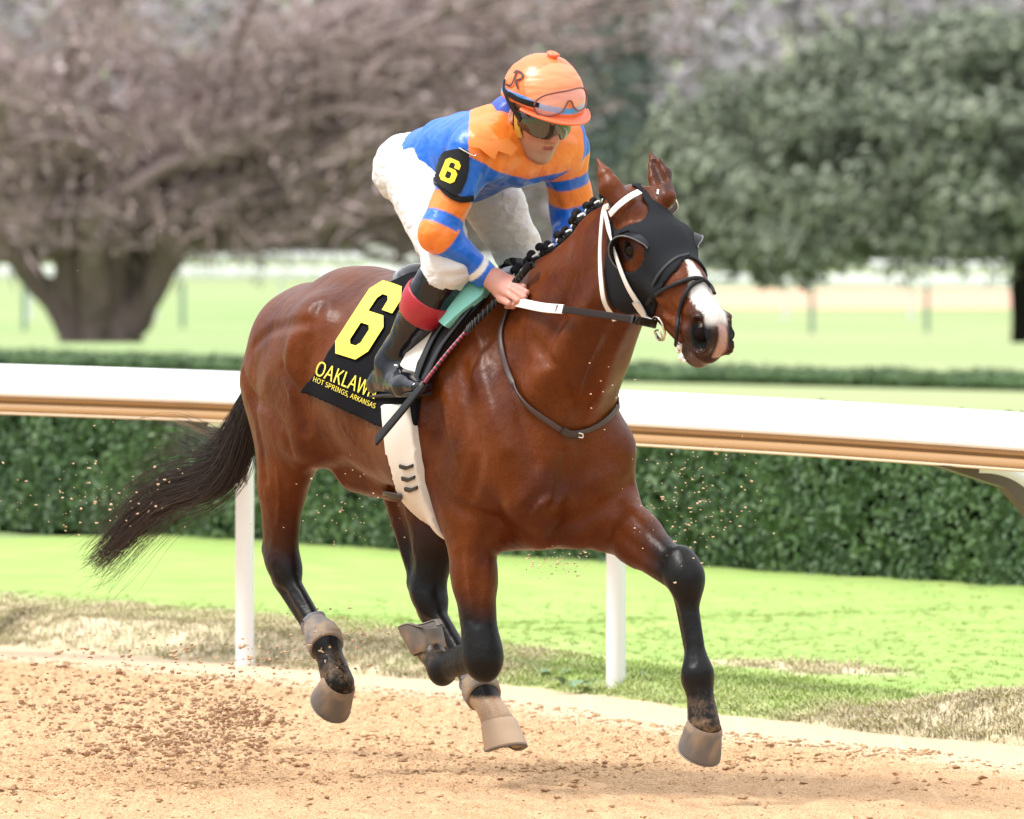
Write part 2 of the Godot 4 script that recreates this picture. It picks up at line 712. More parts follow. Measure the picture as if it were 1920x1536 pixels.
func build_ground() -> void:
	# one sheet from behind the camera to the horizon; the infield lies lower, wooded hills rise beyond it
	var ground_y := func(d: float, x: float) -> float:
		return -0.03 - DROP * smoothstep(92.0, 112.0, d) + 16.0 * smoothstep(320.0, 520.0, d) * (1.0 + 0.25 * sin(x * 0.02))
	var g := sheet(61, 150, func(u, v):
		var d: float = -60.0 + 1160.0 * v * v + 60.0 * v
		var x: float = (u - 0.5) * 2.0 * (60.0 + maxf(d, 0.0) * 0.6)
		return Vector3(x, ground_y.call(d, x), 25.0 - d),
		func(p: Vector3, _u, _v):
			var a := lump.get_noise_2d(p.x * 0.12, p.z * 0.12) + 0.5 * lump.get_noise_2d(p.x * 0.7, p.z * 0.5)
			return Color(0.215, 0.30, 0.105).lerp(Color(0.29, 0.32, 0.15), clampf(0.4 + a, 0, 1)))
	structure("ground", g, painted(0.95), "pale green infield turf reaching to the wooded hills")
	# lines of the edge, from pixels on level ground
	var pts: Array = []
	for q in [[-500, 1160], [-250, 1185], [0, 1210], [430, 1243], [800, 1275], [1140, 1305], [1400, 1345], [1650, 1374], [1920, 1400], [2200, 1438], [2500, 1484]]:
		pts.append(on_level(q[0], q[1]))
	pts[0] += (pts[0] - pts[1]).normalized() * 6.0
	pts[pts.size() - 1] += (pts[pts.size() - 1] - pts[pts.size() - 2]).normalized() * 6.0
	edge = smooth(pts, 8)
	# the dirt: combed flat beside the turf, cut up by hooves elsewhere
	var rough := noise(1.0, 21, 2)
	var dirt_y := func(p: Vector3, v: float) -> float:
		var cut_up := smoothstep(0.50, 0.95, v)
		var y := 0.010 * fine.get_noise_2d(p.x * 1.2, p.z * 1.2)
		y += cut_up * (0.016 * fine.get_noise_2d(p.x * 7.0, p.z * 5.0) + 0.013 * rough.get_noise_2d(p.x * 17.0, p.z * 13.0) + 0.007 * rough.get_noise_2d(p.x * 42.0, p.z * 34.0))
		return y + 0.002 * rough.get_noise_2d(p.x * 30.0, p.z * 30.0)
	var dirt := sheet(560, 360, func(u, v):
		var across: float = v * 4.4 + v * v * v * 6.0
		var p := edge_at(0.06 + 0.94 * u) - INFIELD * (across - 0.10)
		p.y = dirt_y.call(p, across)
		return p,
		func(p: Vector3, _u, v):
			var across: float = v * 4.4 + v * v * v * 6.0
			var damp_shade := 0.5 + 0.5 * rough.get_noise_2d(p.x * 9.0 + 3.0, p.z * 7.0)  # dark mottle: damp dirt and small crumb shadows painted together
			var c := Color(0.59, 0.395, 0.225).lerp(Color(0.46, 0.275, 0.14), clampf(damp_shade * 1.3 - 0.35 + 0.5 * fine.get_noise_2d(p.x * 26.0, p.z * 20.0), 0, 1))
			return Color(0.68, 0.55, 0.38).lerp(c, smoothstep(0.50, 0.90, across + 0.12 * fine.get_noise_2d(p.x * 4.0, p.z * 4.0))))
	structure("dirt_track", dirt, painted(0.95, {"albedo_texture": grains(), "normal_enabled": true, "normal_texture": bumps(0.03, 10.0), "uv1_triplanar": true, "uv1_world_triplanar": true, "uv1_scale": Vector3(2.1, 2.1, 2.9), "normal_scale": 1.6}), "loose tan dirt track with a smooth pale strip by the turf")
	# clods and crumbs lying on the dirt
	rng.seed = 11
	var lumps: Array = []
	var tints := PackedColorArray()
	for i in 64000:
		var u := rng.randf_range(0.1, 0.985)
		var v := 0.50 + 9.0 * pow(rng.randf(), 1.1)
		var p := edge_at(u) - INFIELD * (v - 0.10)
		p.y = dirt_y.call(p, v)
		var r := 0.0020 + 0.0062 * pow(rng.randf(), 5.0)
		lumps.append(Transform3D(Basis.from_euler(Vector3(rng.randf() * 6, rng.randf() * 6, 0)).scaled(Vector3(r * rng.randf_range(0.8, 1.8), r * 0.7, r)), p + Vector3.UP * r * 0.2))
		tints.append(Color(0.56, 0.38, 0.215).lerp(Color(0.27, 0.15, 0.075), rng.randf()))  # darker tints: moist crumbs, and the small shadows among them
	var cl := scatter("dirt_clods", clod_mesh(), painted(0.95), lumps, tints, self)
	cl.set_meta("kind", "stuff")
	cl.set_meta("label", "small crumbs and clods of dirt lying on the track")
	cl.set_meta("category", "dirt clods")
	# turf between the dirt and the hedge
	var lawn := sheet(260, 140, func(u, v): return lawn_at(u, 24.0 * pow(v, 2.2)),
		func(p: Vector3, u, v):
			return turf_color(p, u, 24.0 * pow(v, 2.2)))
	structure("lawn", lawn, painted(0.95, {"normal_enabled": true, "normal_texture": bumps(0.05, 8.0, 512, 3), "uv1_triplanar": true, "uv1_world_triplanar": true, "uv1_scale": Vector3(3, 3, 3)}), "bright green mown grass between the track and the hedge")
	# grass standing on it: short and green, long and dry on the bank
	var where: Array = []
	var tint := PackedColorArray()
	for i in 30000:
		var u := rng.randf_range(0.08, 0.9)
		var w := 14.0 * pow(rng.randf(), 1.7)
		var p := lawn_at(u, w)
		var q := pix(p)
		if q.x < -250 or q.x > 2170 or q.y < 930:
			continue
		var dry := dryness(p, u, w)
		if w < 0.5 and rng.randf() < 0.3:
			continue
		var k := rng.randf_range(0.6, 1.3) * (0.62 + 0.6 * dry)
		where.append(Transform3D(Basis(Vector3.UP, rng.randf() * TAU).scaled(Vector3(k, k * rng.randf_range(0.7, 1.2), k)), p - Vector3.UP * 0.004))
		tint.append(Color(0.255, 0.385, 0.085).lerp(Color(0.365, 0.465, 0.128), rng.randf()).lerp(Color(0.68, 0.58, 0.40).lerp(Color(0.46, 0.37, 0.23), rng.randf() * 0.7), clampf(dry + rng.randf_range(-0.25, 0.25), 0, 1)))
	for i in 15000:
		# the rough face of the bank
		var u := rng.randf_range(0.1, 0.88)
		var w := rng.randf_range(0.0, 0.75)
		var p := lawn_at(u, w)
		var dry := dryness(p, u, w)
		var k := rng.randf_range(0.5, 1.3)
		where.append(Transform3D(Basis.from_euler(Vector3(rng.randf_range(-0.5, 0.5), rng.randf() * TAU, rng.randf_range(-0.5, 0.5))).scaled(Vector3(k, k, k)), p - Vector3.UP * 0.006))
		tint.append(Color(0.40, 0.52, 0.15).lerp(Color(0.70, 0.59, 0.44).lerp(Color(0.36, 0.27, 0.18), rng.randf()), clampf(dry * 0.8 + rng.randf_range(-0.1, 0.35), 0, 1)))
	var gr := scatter("grass", blade_mesh(0.045, 0.006), painted(0.8, {"backlight_enabled": true, "backlight": Color(0.5, 0.55, 0.3)}), where, tint, self)
	gr.set_meta("kind", "stuff")
	gr.set_meta("label", "short green grass with dry straw along the bank")
	gr.set_meta("category", "grass")

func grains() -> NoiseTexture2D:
	# pale sand speckled darker: damp crumbs, with crumb shadows painted in
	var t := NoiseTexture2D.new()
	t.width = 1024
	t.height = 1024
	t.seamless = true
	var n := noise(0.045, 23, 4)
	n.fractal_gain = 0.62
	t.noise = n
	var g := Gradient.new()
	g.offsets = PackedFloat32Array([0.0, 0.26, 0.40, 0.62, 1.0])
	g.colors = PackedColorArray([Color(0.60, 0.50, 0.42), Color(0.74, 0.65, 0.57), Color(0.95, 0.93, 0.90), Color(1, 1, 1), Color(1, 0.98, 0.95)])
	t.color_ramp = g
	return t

func dryness(p: Vector3, u: float, w: float) -> float:
	var n := lump.get_noise_2d(p.x * 2.2 + 9.0, p.z * 2.2)
	var px := -500.0 + 3000.0 * u
	var reach := 0.48 + 0.20 * smoothstep(900.0, 200.0, px) + 0.3 * smoothstep(1300.0, 1800.0, px)
	var d := smoothstep(reach + 0.35, reach - 0.35, w + 0.5 * n)
	d = maxf(d - 0.75 * smoothstep(700.0, 850.0, px) * smoothstep(1500.0, 1250.0, px), 0.0)
	# a bare sandy scar
	var bare := smoothstep(0.30, 0.14, absf(w - 1.2 - 0.2 * n)) * smoothstep(690.0, 760.0, px) * smoothstep(1020.0, 940.0, px)
	return clampf(maxf(d, bare), 0.0, 1.0)

func turf_color(p: Vector3, u: float, w: float) -> Color:
	var n := fine.get_noise_2d(p.x * 3.0, p.z * 3.0)
	var green := Color(0.245, 0.375, 0.082).lerp(Color(0.325, 0.425, 0.112), clampf(0.5 + n, 0, 1))
	return green.lerp(Color(0.58, 0.49, 0.33), clampf(dryness(p, u, w) + 0.3 * n * smoothstep(1.5, 0.3, w), 0, 1))

func clod_mesh() -> ArrayMesh:
	# an angular crumb with flat broken faces
	var s := Soup.new()
	var r := noise(2.4, 77, 2)
	var ring := func(i: int, j: int) -> Vector3:
		var a := TAU * (i % 7) / 7.0
		var b := PI * j / 4.0
		var d := Vector3(sin(b) * cos(a), cos(b), sin(b) * sin(a))
		return d * (1.0 + 1.1 * r.get_noise_3dv(d))
	for j in 4:
		for i in 7:
			for t in [[[i, j], [i + 1, j], [i, j + 1]], [[i + 1, j], [i + 1, j + 1], [i, j + 1]]]:
				var q: Array = []
				for k in t:
					q.append(ring.call(k[0], k[1]))
				var n: Vector3 = (q[1] - q[0]).cross(q[2] - q[0])
				if n.length() < 1e-6:
					continue
				n = n.normalized() * signf(n.dot(q[0] + q[1] + q[2]))
				for v: Vector3 in q:
					s.i.append(s.v.size())
					s.v.append(v)
					s.n.append((n + v.normalized() * 0.35).normalized())
	return s.mesh()

# ---------------------------------------------------------------- the running rail
func build_rail() -> void:
	var line: Array = []
	for q in [[-700, 666], [-350, 673], [0, 683], [430, 697], [800, 713], [1180, 733], [1560, 753], [1920, 775], [2300, 800], [2700, 830]]:
		var high: float = 1.085 - 0.058 * q[0] / 1920.0
		var p := at_depth(q[0], q[1], FOCAL / ((q[1] - HORIZON) / (EYE.y - high)))
		line.append(p)
	var pts := smooth(line, 14)
	var back := func(a: int) -> Vector3:
		var t := pts[mini(a + 1, pts.size() - 1)] - pts[maxi(a - 1, 0)]
		return t.cross(Vector3.UP).normalized() * (1.0 if t.cross(Vector3.UP).z < 0 else -1.0)
	var rail := thing("running_rail", "white metal running rail with wide rounded cover beside the dirt track", "rail", Transform3D(Basis.IDENTITY, Vector3(pts[40].x, 0, pts[40].z)))
	var base := rail.position
	var extrude := func(profile: Array, from: int, to: int) -> ArrayMesh:
		var s := Soup.new()
		var m := profile.size()
		for a in range(from, to + 1):
			var b: Vector3 = back.call(a)
			for q in m:
				var p: Vector2 = profile[q]
				var e: Vector2 = (profile[mini(q + 1, m - 1)] - profile[maxi(q - 1, 0)]).normalized()
				s.v.append(pts[a] - b * p.x + Vector3.UP * p.y - base)
				s.n.append((-b * e.y * -1.0 + Vector3.UP * -e.x * -1.0).normalized() * -1.0)
		for a in to - from:
			for q in m - 1:
				var o := a * m + q
				s.i.append_array([o, o + 1, o + m, o + 1, o + m + 1, o + m])
		return s.mesh()
	var cover := [Vector2(-0.145, -0.105), Vector2(-0.142, -0.075), Vector2(-0.12, -0.035), Vector2(-0.085, -0.010), Vector2(-0.04, 0.0), Vector2(0.0, -0.002), Vector2(0.035, -0.014), Vector2(0.062, -0.036), Vector2(0.080, -0.066), Vector2(0.088, -0.096), Vector2(0.086, -0.108), Vector2(0.078, -0.114), Vector2(0.062, -0.115), Vector2(0.055, -0.108)]
	var white := mat(Color(0.80, 0.80, 0.79), 0.32)
	# panels of the cover butt together with a hair-wide gap
	var seams := [0]
	for a in range(1, pts.size()):
		var q := pix(pts[a])
		if (absf(q.x - 1640.0) < 14.0 or a == 28 or a == 112) and a - seams[-1] > 5:
			seams.append(a)
	seams.append(pts.size() - 1)
	for i in seams.size() - 1:
		var o := obj("rail_cover", extrude.call(cover, seams[i], seams[i + 1]), white, rail)
		if i > 0:
			o.position = (pts[seams[i] + 1] - pts[seams[i]]).normalized() * 0.003 * (i % 2)
	var tan := mat(Color(0.40, 0.235, 0.10), 0.35)  # tan reflected up from the dirt, put into the beam's colour
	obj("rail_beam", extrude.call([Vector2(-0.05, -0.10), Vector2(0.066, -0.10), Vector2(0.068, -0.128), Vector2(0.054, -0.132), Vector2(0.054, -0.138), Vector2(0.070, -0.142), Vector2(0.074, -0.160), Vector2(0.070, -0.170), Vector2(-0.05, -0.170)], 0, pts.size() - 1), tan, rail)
	obj("rail_lip", extrude.call([Vector2(0.060, -0.1705), Vector2(0.080, -0.1715), Vector2(0.082, -0.176), Vector2(0.078, -0.180), Vector2(0.04, -0.181)], 0, pts.size() - 1), mat(Color(0.66, 0.52, 0.36), 0.4), rail)
	# posts stand on the infield side and bend over to carry the rail
	var dark := mat(Color(0.10, 0.07, 0.05), 0.5)  # bracket colour darkened to hold the shade under the rail
	for q in [[-290, 1222], [459, 1262], [1155, 1304], [1952, 1376]]:
		var foot := Vector3.ZERO
		var near := 0
		var miss := 9.0
		for step in 140:
			var c := at_depth(q[0], q[1], 25.5 + 0.07 * step)
			c.y = -0.02
			var k := 0
			for a in pts.size():
				if Vector2(pts[a].x - c.x, pts[a].z - c.z).length() < Vector2(pts[k].x - c.x, pts[k].z - c.z).length():
					k = a
			var off := (c - pts[k]).dot(back.call(k))
			if absf(off - 0.27) < miss:
				miss = absf(off - 0.27)
				foot = c
				near = k
		var b: Vector3 = back.call(near)
		var target := pts[near] + Vector3(0, -0.165, 0)
		var reach := Vector3(target.x - foot.x, 0, target.z - foot.z)
		var path: Array = [foot - Vector3.UP * 0.1, foot + Vector3.UP * 0.4]
		for k in 7:
			var t := k / 6.0 * PI / 2.0
			path.append(Vector3(foot.x, target.y - 0.19, foot.z) + reach * (1.0 - cos(t)) * 0.92 + Vector3.UP * 0.175 * sin(t))
		var line2 := smooth(path, 4)
		for i in line2.size():
			line2[i] -= base
		obj("post", tube(line2, 0.034, 0.034, 14), mat(Color(0.78, 0.77, 0.76), 0.35), rail)
		# gusset under the rail
		var s := Soup.new()
		var along := b.cross(Vector3.UP).normalized() * 0.026
		var shape := [reach * 0.02 + Vector3.UP * (target.y - 0.28 - foot.y), reach * 0.22 + Vector3.UP * (target.y - 0.17 - foot.y), reach * 0.55 + Vector3.UP * (target.y - 0.085 - foot.y), reach * 1.45 + Vector3.UP * (target.y - 0.012 - foot.y), reach * 0.10 + Vector3.UP * (target.y - 0.012 - foot.y)]
		for side in [1.0, -1.0]:
			for p in shape:
				s.v.append(foot + p + along * side - base)
				s.n.append(along.normalized() * side)
		s.i.append_array([0, 1, 4, 1, 2, 4, 2, 3, 4, 5, 9, 6, 6, 9, 7, 7, 9, 8])
		for e in 3:
			var w := s.v.size()
			var q0: Vector3 = s.v[e]
			var q1: Vector3 = s.v[e + 1]
			var under := (q1 - q0).cross(along).normalized()
			if under.y > 0:
				under = -under
			s.v.append_array([q0, q1, q1 - along * 2.0, q0 - along * 2.0])
			s.n.append_array([under, under, under, under])
			s.i.append_array([w, w + 1, w + 2, w, w + 2, w + 3])
		obj("bracket", s.mesh(), dark, rail)

# ---------------------------------------------------------------- hedges
func build_hedge(label: String, a: Vector3, b: Vector3, thick: float, high: float, count: int, seed_: int) -> void:
	var along := (b - a).normalized()
	var inn := Vector3.UP.cross(along).normalized()
	if inn.z > 0:
		inn = -inn
	var mid := (a + b) * 0.5
	var root := thing("hedge", label, "hedge", Transform3D(Basis.IDENTITY, mid), "clipped hedges inside the rail")
	var len := (b - a).length()
	var wob := noise(1.0, seed_, 3)
	var skin_at := func(u: float, v: float) -> Array:
		# v runs up the front, over the top and down the back
		var x := (u - 0.5) * len
		var total := high * 2.0 + thick
		var s := v * total
		var p: Vector3
		var n: Vector3
		if s < high:
			p = Vector3.UP * s
			n = -inn
		elif s < high + thick:
			p = inn * (s - high) + Vector3.UP * high
			n = Vector3.UP
		else:
			p = inn * thick + Vector3.UP * (high - (s - high - thick))
			n = inn
		var q := along * x + p
		return [q + n * (0.05 * wob.get_noise_3dv(q * 1.6) + 0.025 * wob.get_noise_3dv(q * 5.0)), n]
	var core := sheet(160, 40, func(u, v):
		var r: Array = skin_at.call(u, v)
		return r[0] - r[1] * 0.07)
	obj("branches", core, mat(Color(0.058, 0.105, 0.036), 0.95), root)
	rng.seed = seed_
	var where: Array = []
	var tint := PackedColorArray()
	for i in count:
		var v := rng.randf()
		if i % 5 == 0:
			v = (high + thick * rng.randf()) / (high * 2.0 + thick)
		if v > (high + thick) / (high * 2.0 + thick) and rng.randf() < 0.8:
			v = rng.randf() * 0.5
		var r: Array = skin_at.call(rng.randf(), v)
		var n: Vector3 = r[1]
		var p: Vector3 = r[0] + n * (rng.randf_range(-0.06, 0.008) if n.y > 0.5 else rng.randf_range(-0.075, 0.03))
		var dir := (n + Vector3(rng.randf_range(-1, 1), rng.randf_range(-0.5, 1.0), rng.randf_range(-1, 1)) * 0.9).normalized()
		var k := rng.randf_range(0.7, 1.35)
		where.append(Transform3D(turned(dir, rng.randf() * TAU).scaled(Vector3(k, k, k)), p))
		var clump := wob.get_noise_3dv(p * 3.0 + Vector3(7, 0, 0))
		var c := Color(0.040, 0.085, 0.028).lerp(Color(0.085, 0.15, 0.045), clampf(0.35 + clump + rng.randf_range(-0.3, 0.3), 0, 1))
		tint.append(c)
	var f := scatter("foliage", leaf_mesh(0.038, 0.022), painted(0.6, {"backlight_enabled": true, "backlight": Color(0.12, 0.2, 0.05)}), where, tint, root)
	f.set_meta("kind", "stuff")

func build_hedges() -> void:
	# the foot of each hedge, read from the turf line it stands on
	var a := on_level(-1200, 918)
	var b := on_level(3000, 1166)
	build_hedge("dark clipped hedge directly behind the white running rail", a, b, 1.0, 0.69, 92000, 31)
	var inn := Vector3.UP.cross((b - a).normalized())
	if inn.z > 0:
		inn = -inn
	build_hedge("very low clipped hedge across the lawn, beyond the hedge at the rail", on_level(-1600, 653, -0.03), on_level(3300, 766, -0.03), 1.2, 0.13, 42000, 32)

func build_weeds() -> void:
	rng.seed = 41
	for q in [[1072, 1283, 9], [1192, 1272, 5], [1046, 1270, 5]]:
		var p := on_level(q[0], q[1], 0.03)
		var w := thing("weed", ["broad leaved weed in the grass just beside a rail post", "small weed with few leaves close behind a rail post", "small weed with few leaves farther from the rail post"][[9, 5, 5].find(q[2]) if q[0] != 1046 else 2], "weed", Transform3D(Basis.IDENTITY, p), "weeds at the foot of the rail")
		for k in q[2]:
			var a: float = TAU * k / q[2] + rng.randf() * 0.5
			var l := rng.randf_range(0.6, 1.1)
			var o := obj("leaf", weed_leaf, mat(Color(0.10, 0.20, 0.09).lerp(Color(0.20, 0.30, 0.16), rng.randf()), 0.5), w)
			o.transform = Transform3D(Basis(Vector3.UP, a) * Basis(Vector3.RIGHT, -rng.randf_range(0.3, 0.8)).scaled(Vector3(l, l, l)), Vector3(rng.randf_range(-0.03, 0.03), 0, rng.randf_range(-0.03, 0.03)))
var weed_leaf := leaf_mesh(0.09, 0.045, 0.5)

# ---------------------------------------------------------------- beyond the hedges
func level_depth(py: float, low := DROP) -> float:
	return (EYE.y + low) * FOCAL / (py - HORIZON)

func limb(s: Soup, a: Vector3, b: Vector3, r1: float, r2: float, sag: float, sides: int, wob: float) -> PackedVector3Array:
	var pts: Array = [a]
	var n := 5
	for i in range(1, n + 1):
		var t := i / float(n)
		pts.append(a.lerp(b, t) + Vector3(rng.randf_range(-1, 1), rng.randf_range(-1, 1), rng.randf_range(-1, 1)) * wob * (1.0 - absf(2.0 * t - 1.0)) + Vector3.UP * sag * sin(t * PI))
	var line := smooth(pts, 2)
	sweep(s, line, func(x): return lerpf(r1, r2, x), func(x): return lerpf(r1, r2, x), func(_a): return Vector3(0.3, 0.5, 0.81), sides)
	return line

func build_bare_tree() -> void:
	rng.seed = 51
	var foot := at_depth(188, 655, level_depth(655))
	foot.y = -DROP - 0.03
	var tree := thing("winter_tree", "big spreading tree with thick trunk and brown winter leaves", "tree", Transform3D(Basis.IDENTITY, foot))
	var bark := mat(Color(0.22, 0.165, 0.155), 0.95)
	var sc := FOCAL / level_depth(655)
	var to := func(px: float, py: float, z: float) -> Vector3:
		return Vector3((px - 188.0) / sc, (655.0 - py) / sc, z)
	# trunk: a fluted bole that parts into limbs
	var bones: Array = []
	var z0 := Vector3.ZERO
	bones.append(ell(Vector3(0, -0.3, 0), to.call(190, 600, 0), 0.62, 0.55, 0.50, 0.45, 0.2, Vector3.BACK))
	var limbs := [[118, 430, 0.3, 0.26], [160, 390, -0.5, 0.22], [222, 400, 0.5, 0.24], [280, 440, -0.2, 0.26], [330, 455, 0.6, 0.22], [50, 490, 0.2, 0.22], [230, 380, -1.2, 0.25], [180, 400, 1.4, 0.24]]
	for q in limbs:
		bones.append(ell(to.call(190 + (q[0] - 190) * 0.45, 605, q[2] * 0.3), to.call(q[0], q[1], q[2]), 0.24, 0.24, q[3], q[3], 0.05, Vector3.BACK))
	for k in 7:
		var a := TAU * k / 7.0
		bones.append(rod(Vector3(cos(a) * 0.64, -0.2, sin(a) * 0.6), Vector3(cos(a) * 0.42, 0.6, sin(a) * 0.4), 0.2, 0.12, 0.15))
	obj("trunk", skin(bones, 0.06, null, 0.0, null, noise(1.0, 52, 3), 0.10, null, null, Vector3(2.2, 0.35, 2.2)), bark, tree)
	var s := Soup.new()
	var leaves: Array = []
	var tint := PackedColorArray()
	var twigs: Array = []
	var twig_tint := PackedColorArray()
	var put := func(p: Vector3, many: int, spread: float) -> void:
		for k in many:
			var q := p + Vector3(rng.randfn(), rng.randfn() * 0.8, rng.randfn()) * spread
			if q.y < 1.55 + 0.45 * lump.get_noise_2d(q.x * 0.9, q.z * 0.9) + 0.25 * rng.randf():
				continue
			var r := rng.randf_range(0.7, 1.5)
			leaves.append(Transform3D(Basis.from_euler(Vector3(rng.randf() * 6.3, rng.randf() * 6.3, rng.randf() * 6.3)).scaled(Vector3(r, r, r)), q))
			tint.append(Color(0.34, 0.24, 0.23).lerp(Color(0.56, 0.455, 0.445), rng.randf()) * rng.randf_range(0.7, 1.2))
	var starts: Array = []
	for q in limbs:
		starts.append([to.call(q[0], q[1], q[2]), q[3]])
	for i in 60:
		var st: Array = starts[i % starts.size()]
		var az := rng.randf_range(-PI, PI)
		var reach := rng.randf_range(3.0, 8.6)
		var tip := Vector3(cos(az) * reach * 1.0, rng.randf_range(1.9, 7.6) - 0.08 * reach, sin(az) * reach * 0.75)
		if i < 18:
			tip = Vector3(rng.randf_range(1.5, 8.2), rng.randf_range(1.7, 7.0), rng.randf_range(-3.0, 3.5))
		var l1 := limb(s, st[0], tip, st[1] * 0.55, 0.045, 0.5, 6, 0.5)
		for j in 9:
			var p := l1[int((0.25 + 0.75 * j / 8.0) * (l1.size() - 1))]
			var tip2 := p + Vector3(rng.randfn() * 1.3 + (tip.x - st[0].x) * 0.12, rng.randfn() * 0.7 - 0.1, rng.randfn() * 1.1)
			tip2.y = maxf(tip2.y, 1.7)
			var l2 := limb(s, p, tip2, 0.05, 0.018, 0.12, 4, 0.2)
			for k in 4:
				var p3 := l2[int((0.3 + 0.7 * k / 3.0) * (l2.size() - 1))]
				var tip3 := p3 + Vector3(rng.randfn(), rng.randfn() * 0.6 - 0.1, rng.randfn()) * 0.6
				limb(s, p3, tip3, 0.026, 0.011, 0.0, 3, 0.08)
				put.call(p3.lerp(tip3, 0.7), 5, 0.34)
				for w in 11:
					# fine drooping twigs
					var a := p3.lerp(tip3, rng.randf()) + Vector3(rng.randfn(), rng.randfn() * 0.7, rng.randfn()) * 0.22
					if a.y < 1.6 + 0.45 * lump.get_noise_2d(a.x * 0.9, a.z * 0.9):
						continue
					var dir := Vector3(a.x * 0.16 + rng.randfn() * 0.5, 0.25 + rng.randfn() * 0.45, a.z * 0.10 + rng.randfn() * 0.5).normalized()
					var up := dir.cross(Vector3(rng.randfn(), rng.randfn(), rng.randfn())).normalized()
					var len := rng.randf_range(0.7, 1.5)
					twigs.append(Transform3D(Basis(up.cross(dir).normalized(), up, dir).scaled(Vector3(len, len, len)), a))
					twig_tint.append(Color(0.27, 0.19, 0.18).lerp(Color(0.46, 0.36, 0.35), rng.randf()))
	obj("branches", s.mesh(), bark, tree)
	var lf := scatter("crown", leaf_mesh(0.12, 0.06, 0.5), painted(0.9, {"backlight_enabled": true, "backlight": Color(0.3, 0.22, 0.2)}), leaves, tint, tree)
	lf.set_meta("kind", "stuff")
	scatter("twigs", leaf_mesh(0.5, 0.028, 0.25), painted(0.95), twigs, twig_tint, tree).set_meta("kind", "stuff")

func build_evergreen() -> void:
	rng.seed = 61
	var foot := at_depth(1932, 662, level_depth(662))
	foot.y = -DROP - 0.03
	var sc := FOCAL / level_depth(662)
	var tree := thing("evergreen_tree", "broad dark green evergreen tree with low dome shaped crown", "tree", Transform3D(Basis.IDENTITY, foot))
	var to := func(px: float, py: float, z: float) -> Vector3:
		return Vector3((px - 1932.0) / sc, (662.0 - py) / sc, z)
	var bark := mat(Color(0.045, 0.038, 0.032), 0.95)
	var s := Soup.new()
	limb(s, Vector3(0, -0.2, 0), to.call(1925, 430, 0), 0.34, 0.22, 0.0, 12, 0.05)
	for k in 9:
		var a := TAU * k / 9.0
		limb(s, to.call(1925, 500 - 12 * k, 0), Vector3(cos(a) * 4.8, 2.4 + 0.8 * sin(k * 2.0), sin(a) * 4.0), 0.16, 0.05, 0.4, 7, 0.3)
	obj("trunk", s.mesh(), bark, tree)
	# clumps of foliage over a dome with an uneven skirt
	var leaves: Array = []
	var tint := PackedColorArray()
	var rx := 7.0
	var ry := 3.6
	for c in 560:
		var az := rng.randf() * TAU
		var el := asin(rng.randf_range(-0.08, 1.0))
		var depth := sqrt(rng.randf_range(0.35, 0.95))
		var dir := Vector3(cos(az) * cos(el), sin(el), sin(az) * cos(el))
		var ctr := Vector3(dir.x * rx, 1.72 + dir.y * ry, dir.z * rx * 0.85) * Vector3(depth, 1, depth)
		ctr.y = 1.72 + (ctr.y - 1.72) * depth + rng.randf_range(-0.25, 0.25)
		if ctr.y < 1.85 and rng.randf() < 0.35:
			continue
		var r := rng.randf_range(0.55, 1.05)
		var tone := rng.randf_range(0.8, 1.2)
		for k in 210:
			var d := Vector3(rng.randfn(), rng.randfn(), rng.randfn()).normalized()
			if d.y < -0.35:
				d.y *= -0.6
			var p := ctr + d * Vector3(r, r * 0.72, r) * rng.randf_range(0.7, 1.08)
			var w := rng.randf_range(0.7, 1.4)
			leaves.append(Transform3D(turned((d + Vector3(rng.randfn(), rng.randfn(), rng.randfn()) * 0.45).normalized(), rng.randf() * TAU).scaled(Vector3(w, w, w)), p))
			tint.append(Color(0.105, 0.130, 0.085).lerp(Color(0.20, 0.225, 0.15), rng.randf()) * tone)
	var lf := scatter("crown", leaf_mesh(0.17, 0.095, 0.3), painted(0.6, {"backlight_enabled": true, "backlight": Color(0.08, 0.1, 0.06)}), leaves, tint, tree)
	lf.set_meta("kind", "stuff")

func build_conifer(px: float, depth: float, high: float, wide: float, label: String, seed_: int) -> void:
	rng.seed = seed_
	var foot := at_depth(px, 520, depth)
	foot.y = -DROP - 0.03
	var tree := thing("conifer", label, "tree", Transform3D(Basis.IDENTITY, foot), "conifers before the far wood")
	var s := Soup.new()
	limb(s, Vector3(0, -0.3, 0), Vector3(0, high, 0), 0.28, 0.06, 0.0, 8, 0.15)
	obj("trunk", s.mesh(), mat(Color(0.10, 0.085, 0.08), 0.95), tree)
	var leaves: Array = []
	var tint := PackedColorArray()
	for k in 7000:
		var t := pow(rng.randf(), 0.8)
		var r := wide * (1.05 - 0.75 * t) * sqrt(rng.randf()) * (0.75 + 0.25 * sin(t * 40.0))
		var a := rng.randf() * TAU
		var p := Vector3(cos(a) * r, 2.2 + (high - 2.0) * t + rng.randfn() * 0.2, sin(a) * r)
		var w := rng.randf_range(0.8, 1.7)
		leaves.append(Transform3D(Basis.from_euler(Vector3(rng.randf() * 6.3, rng.randf() * 6.3, rng.randf() * 6.3)).scaled(Vector3(w, w, w)), p))
		tint.append(Color(0.105, 0.135, 0.125).lerp(Color(0.175, 0.205, 0.185), rng.randf()))
	var lf := scatter("crown", leaf_mesh(0.30, 0.12, 0.3), painted(0.8), leaves, tint, tree)
	lf.set_meta("kind", "stuff")

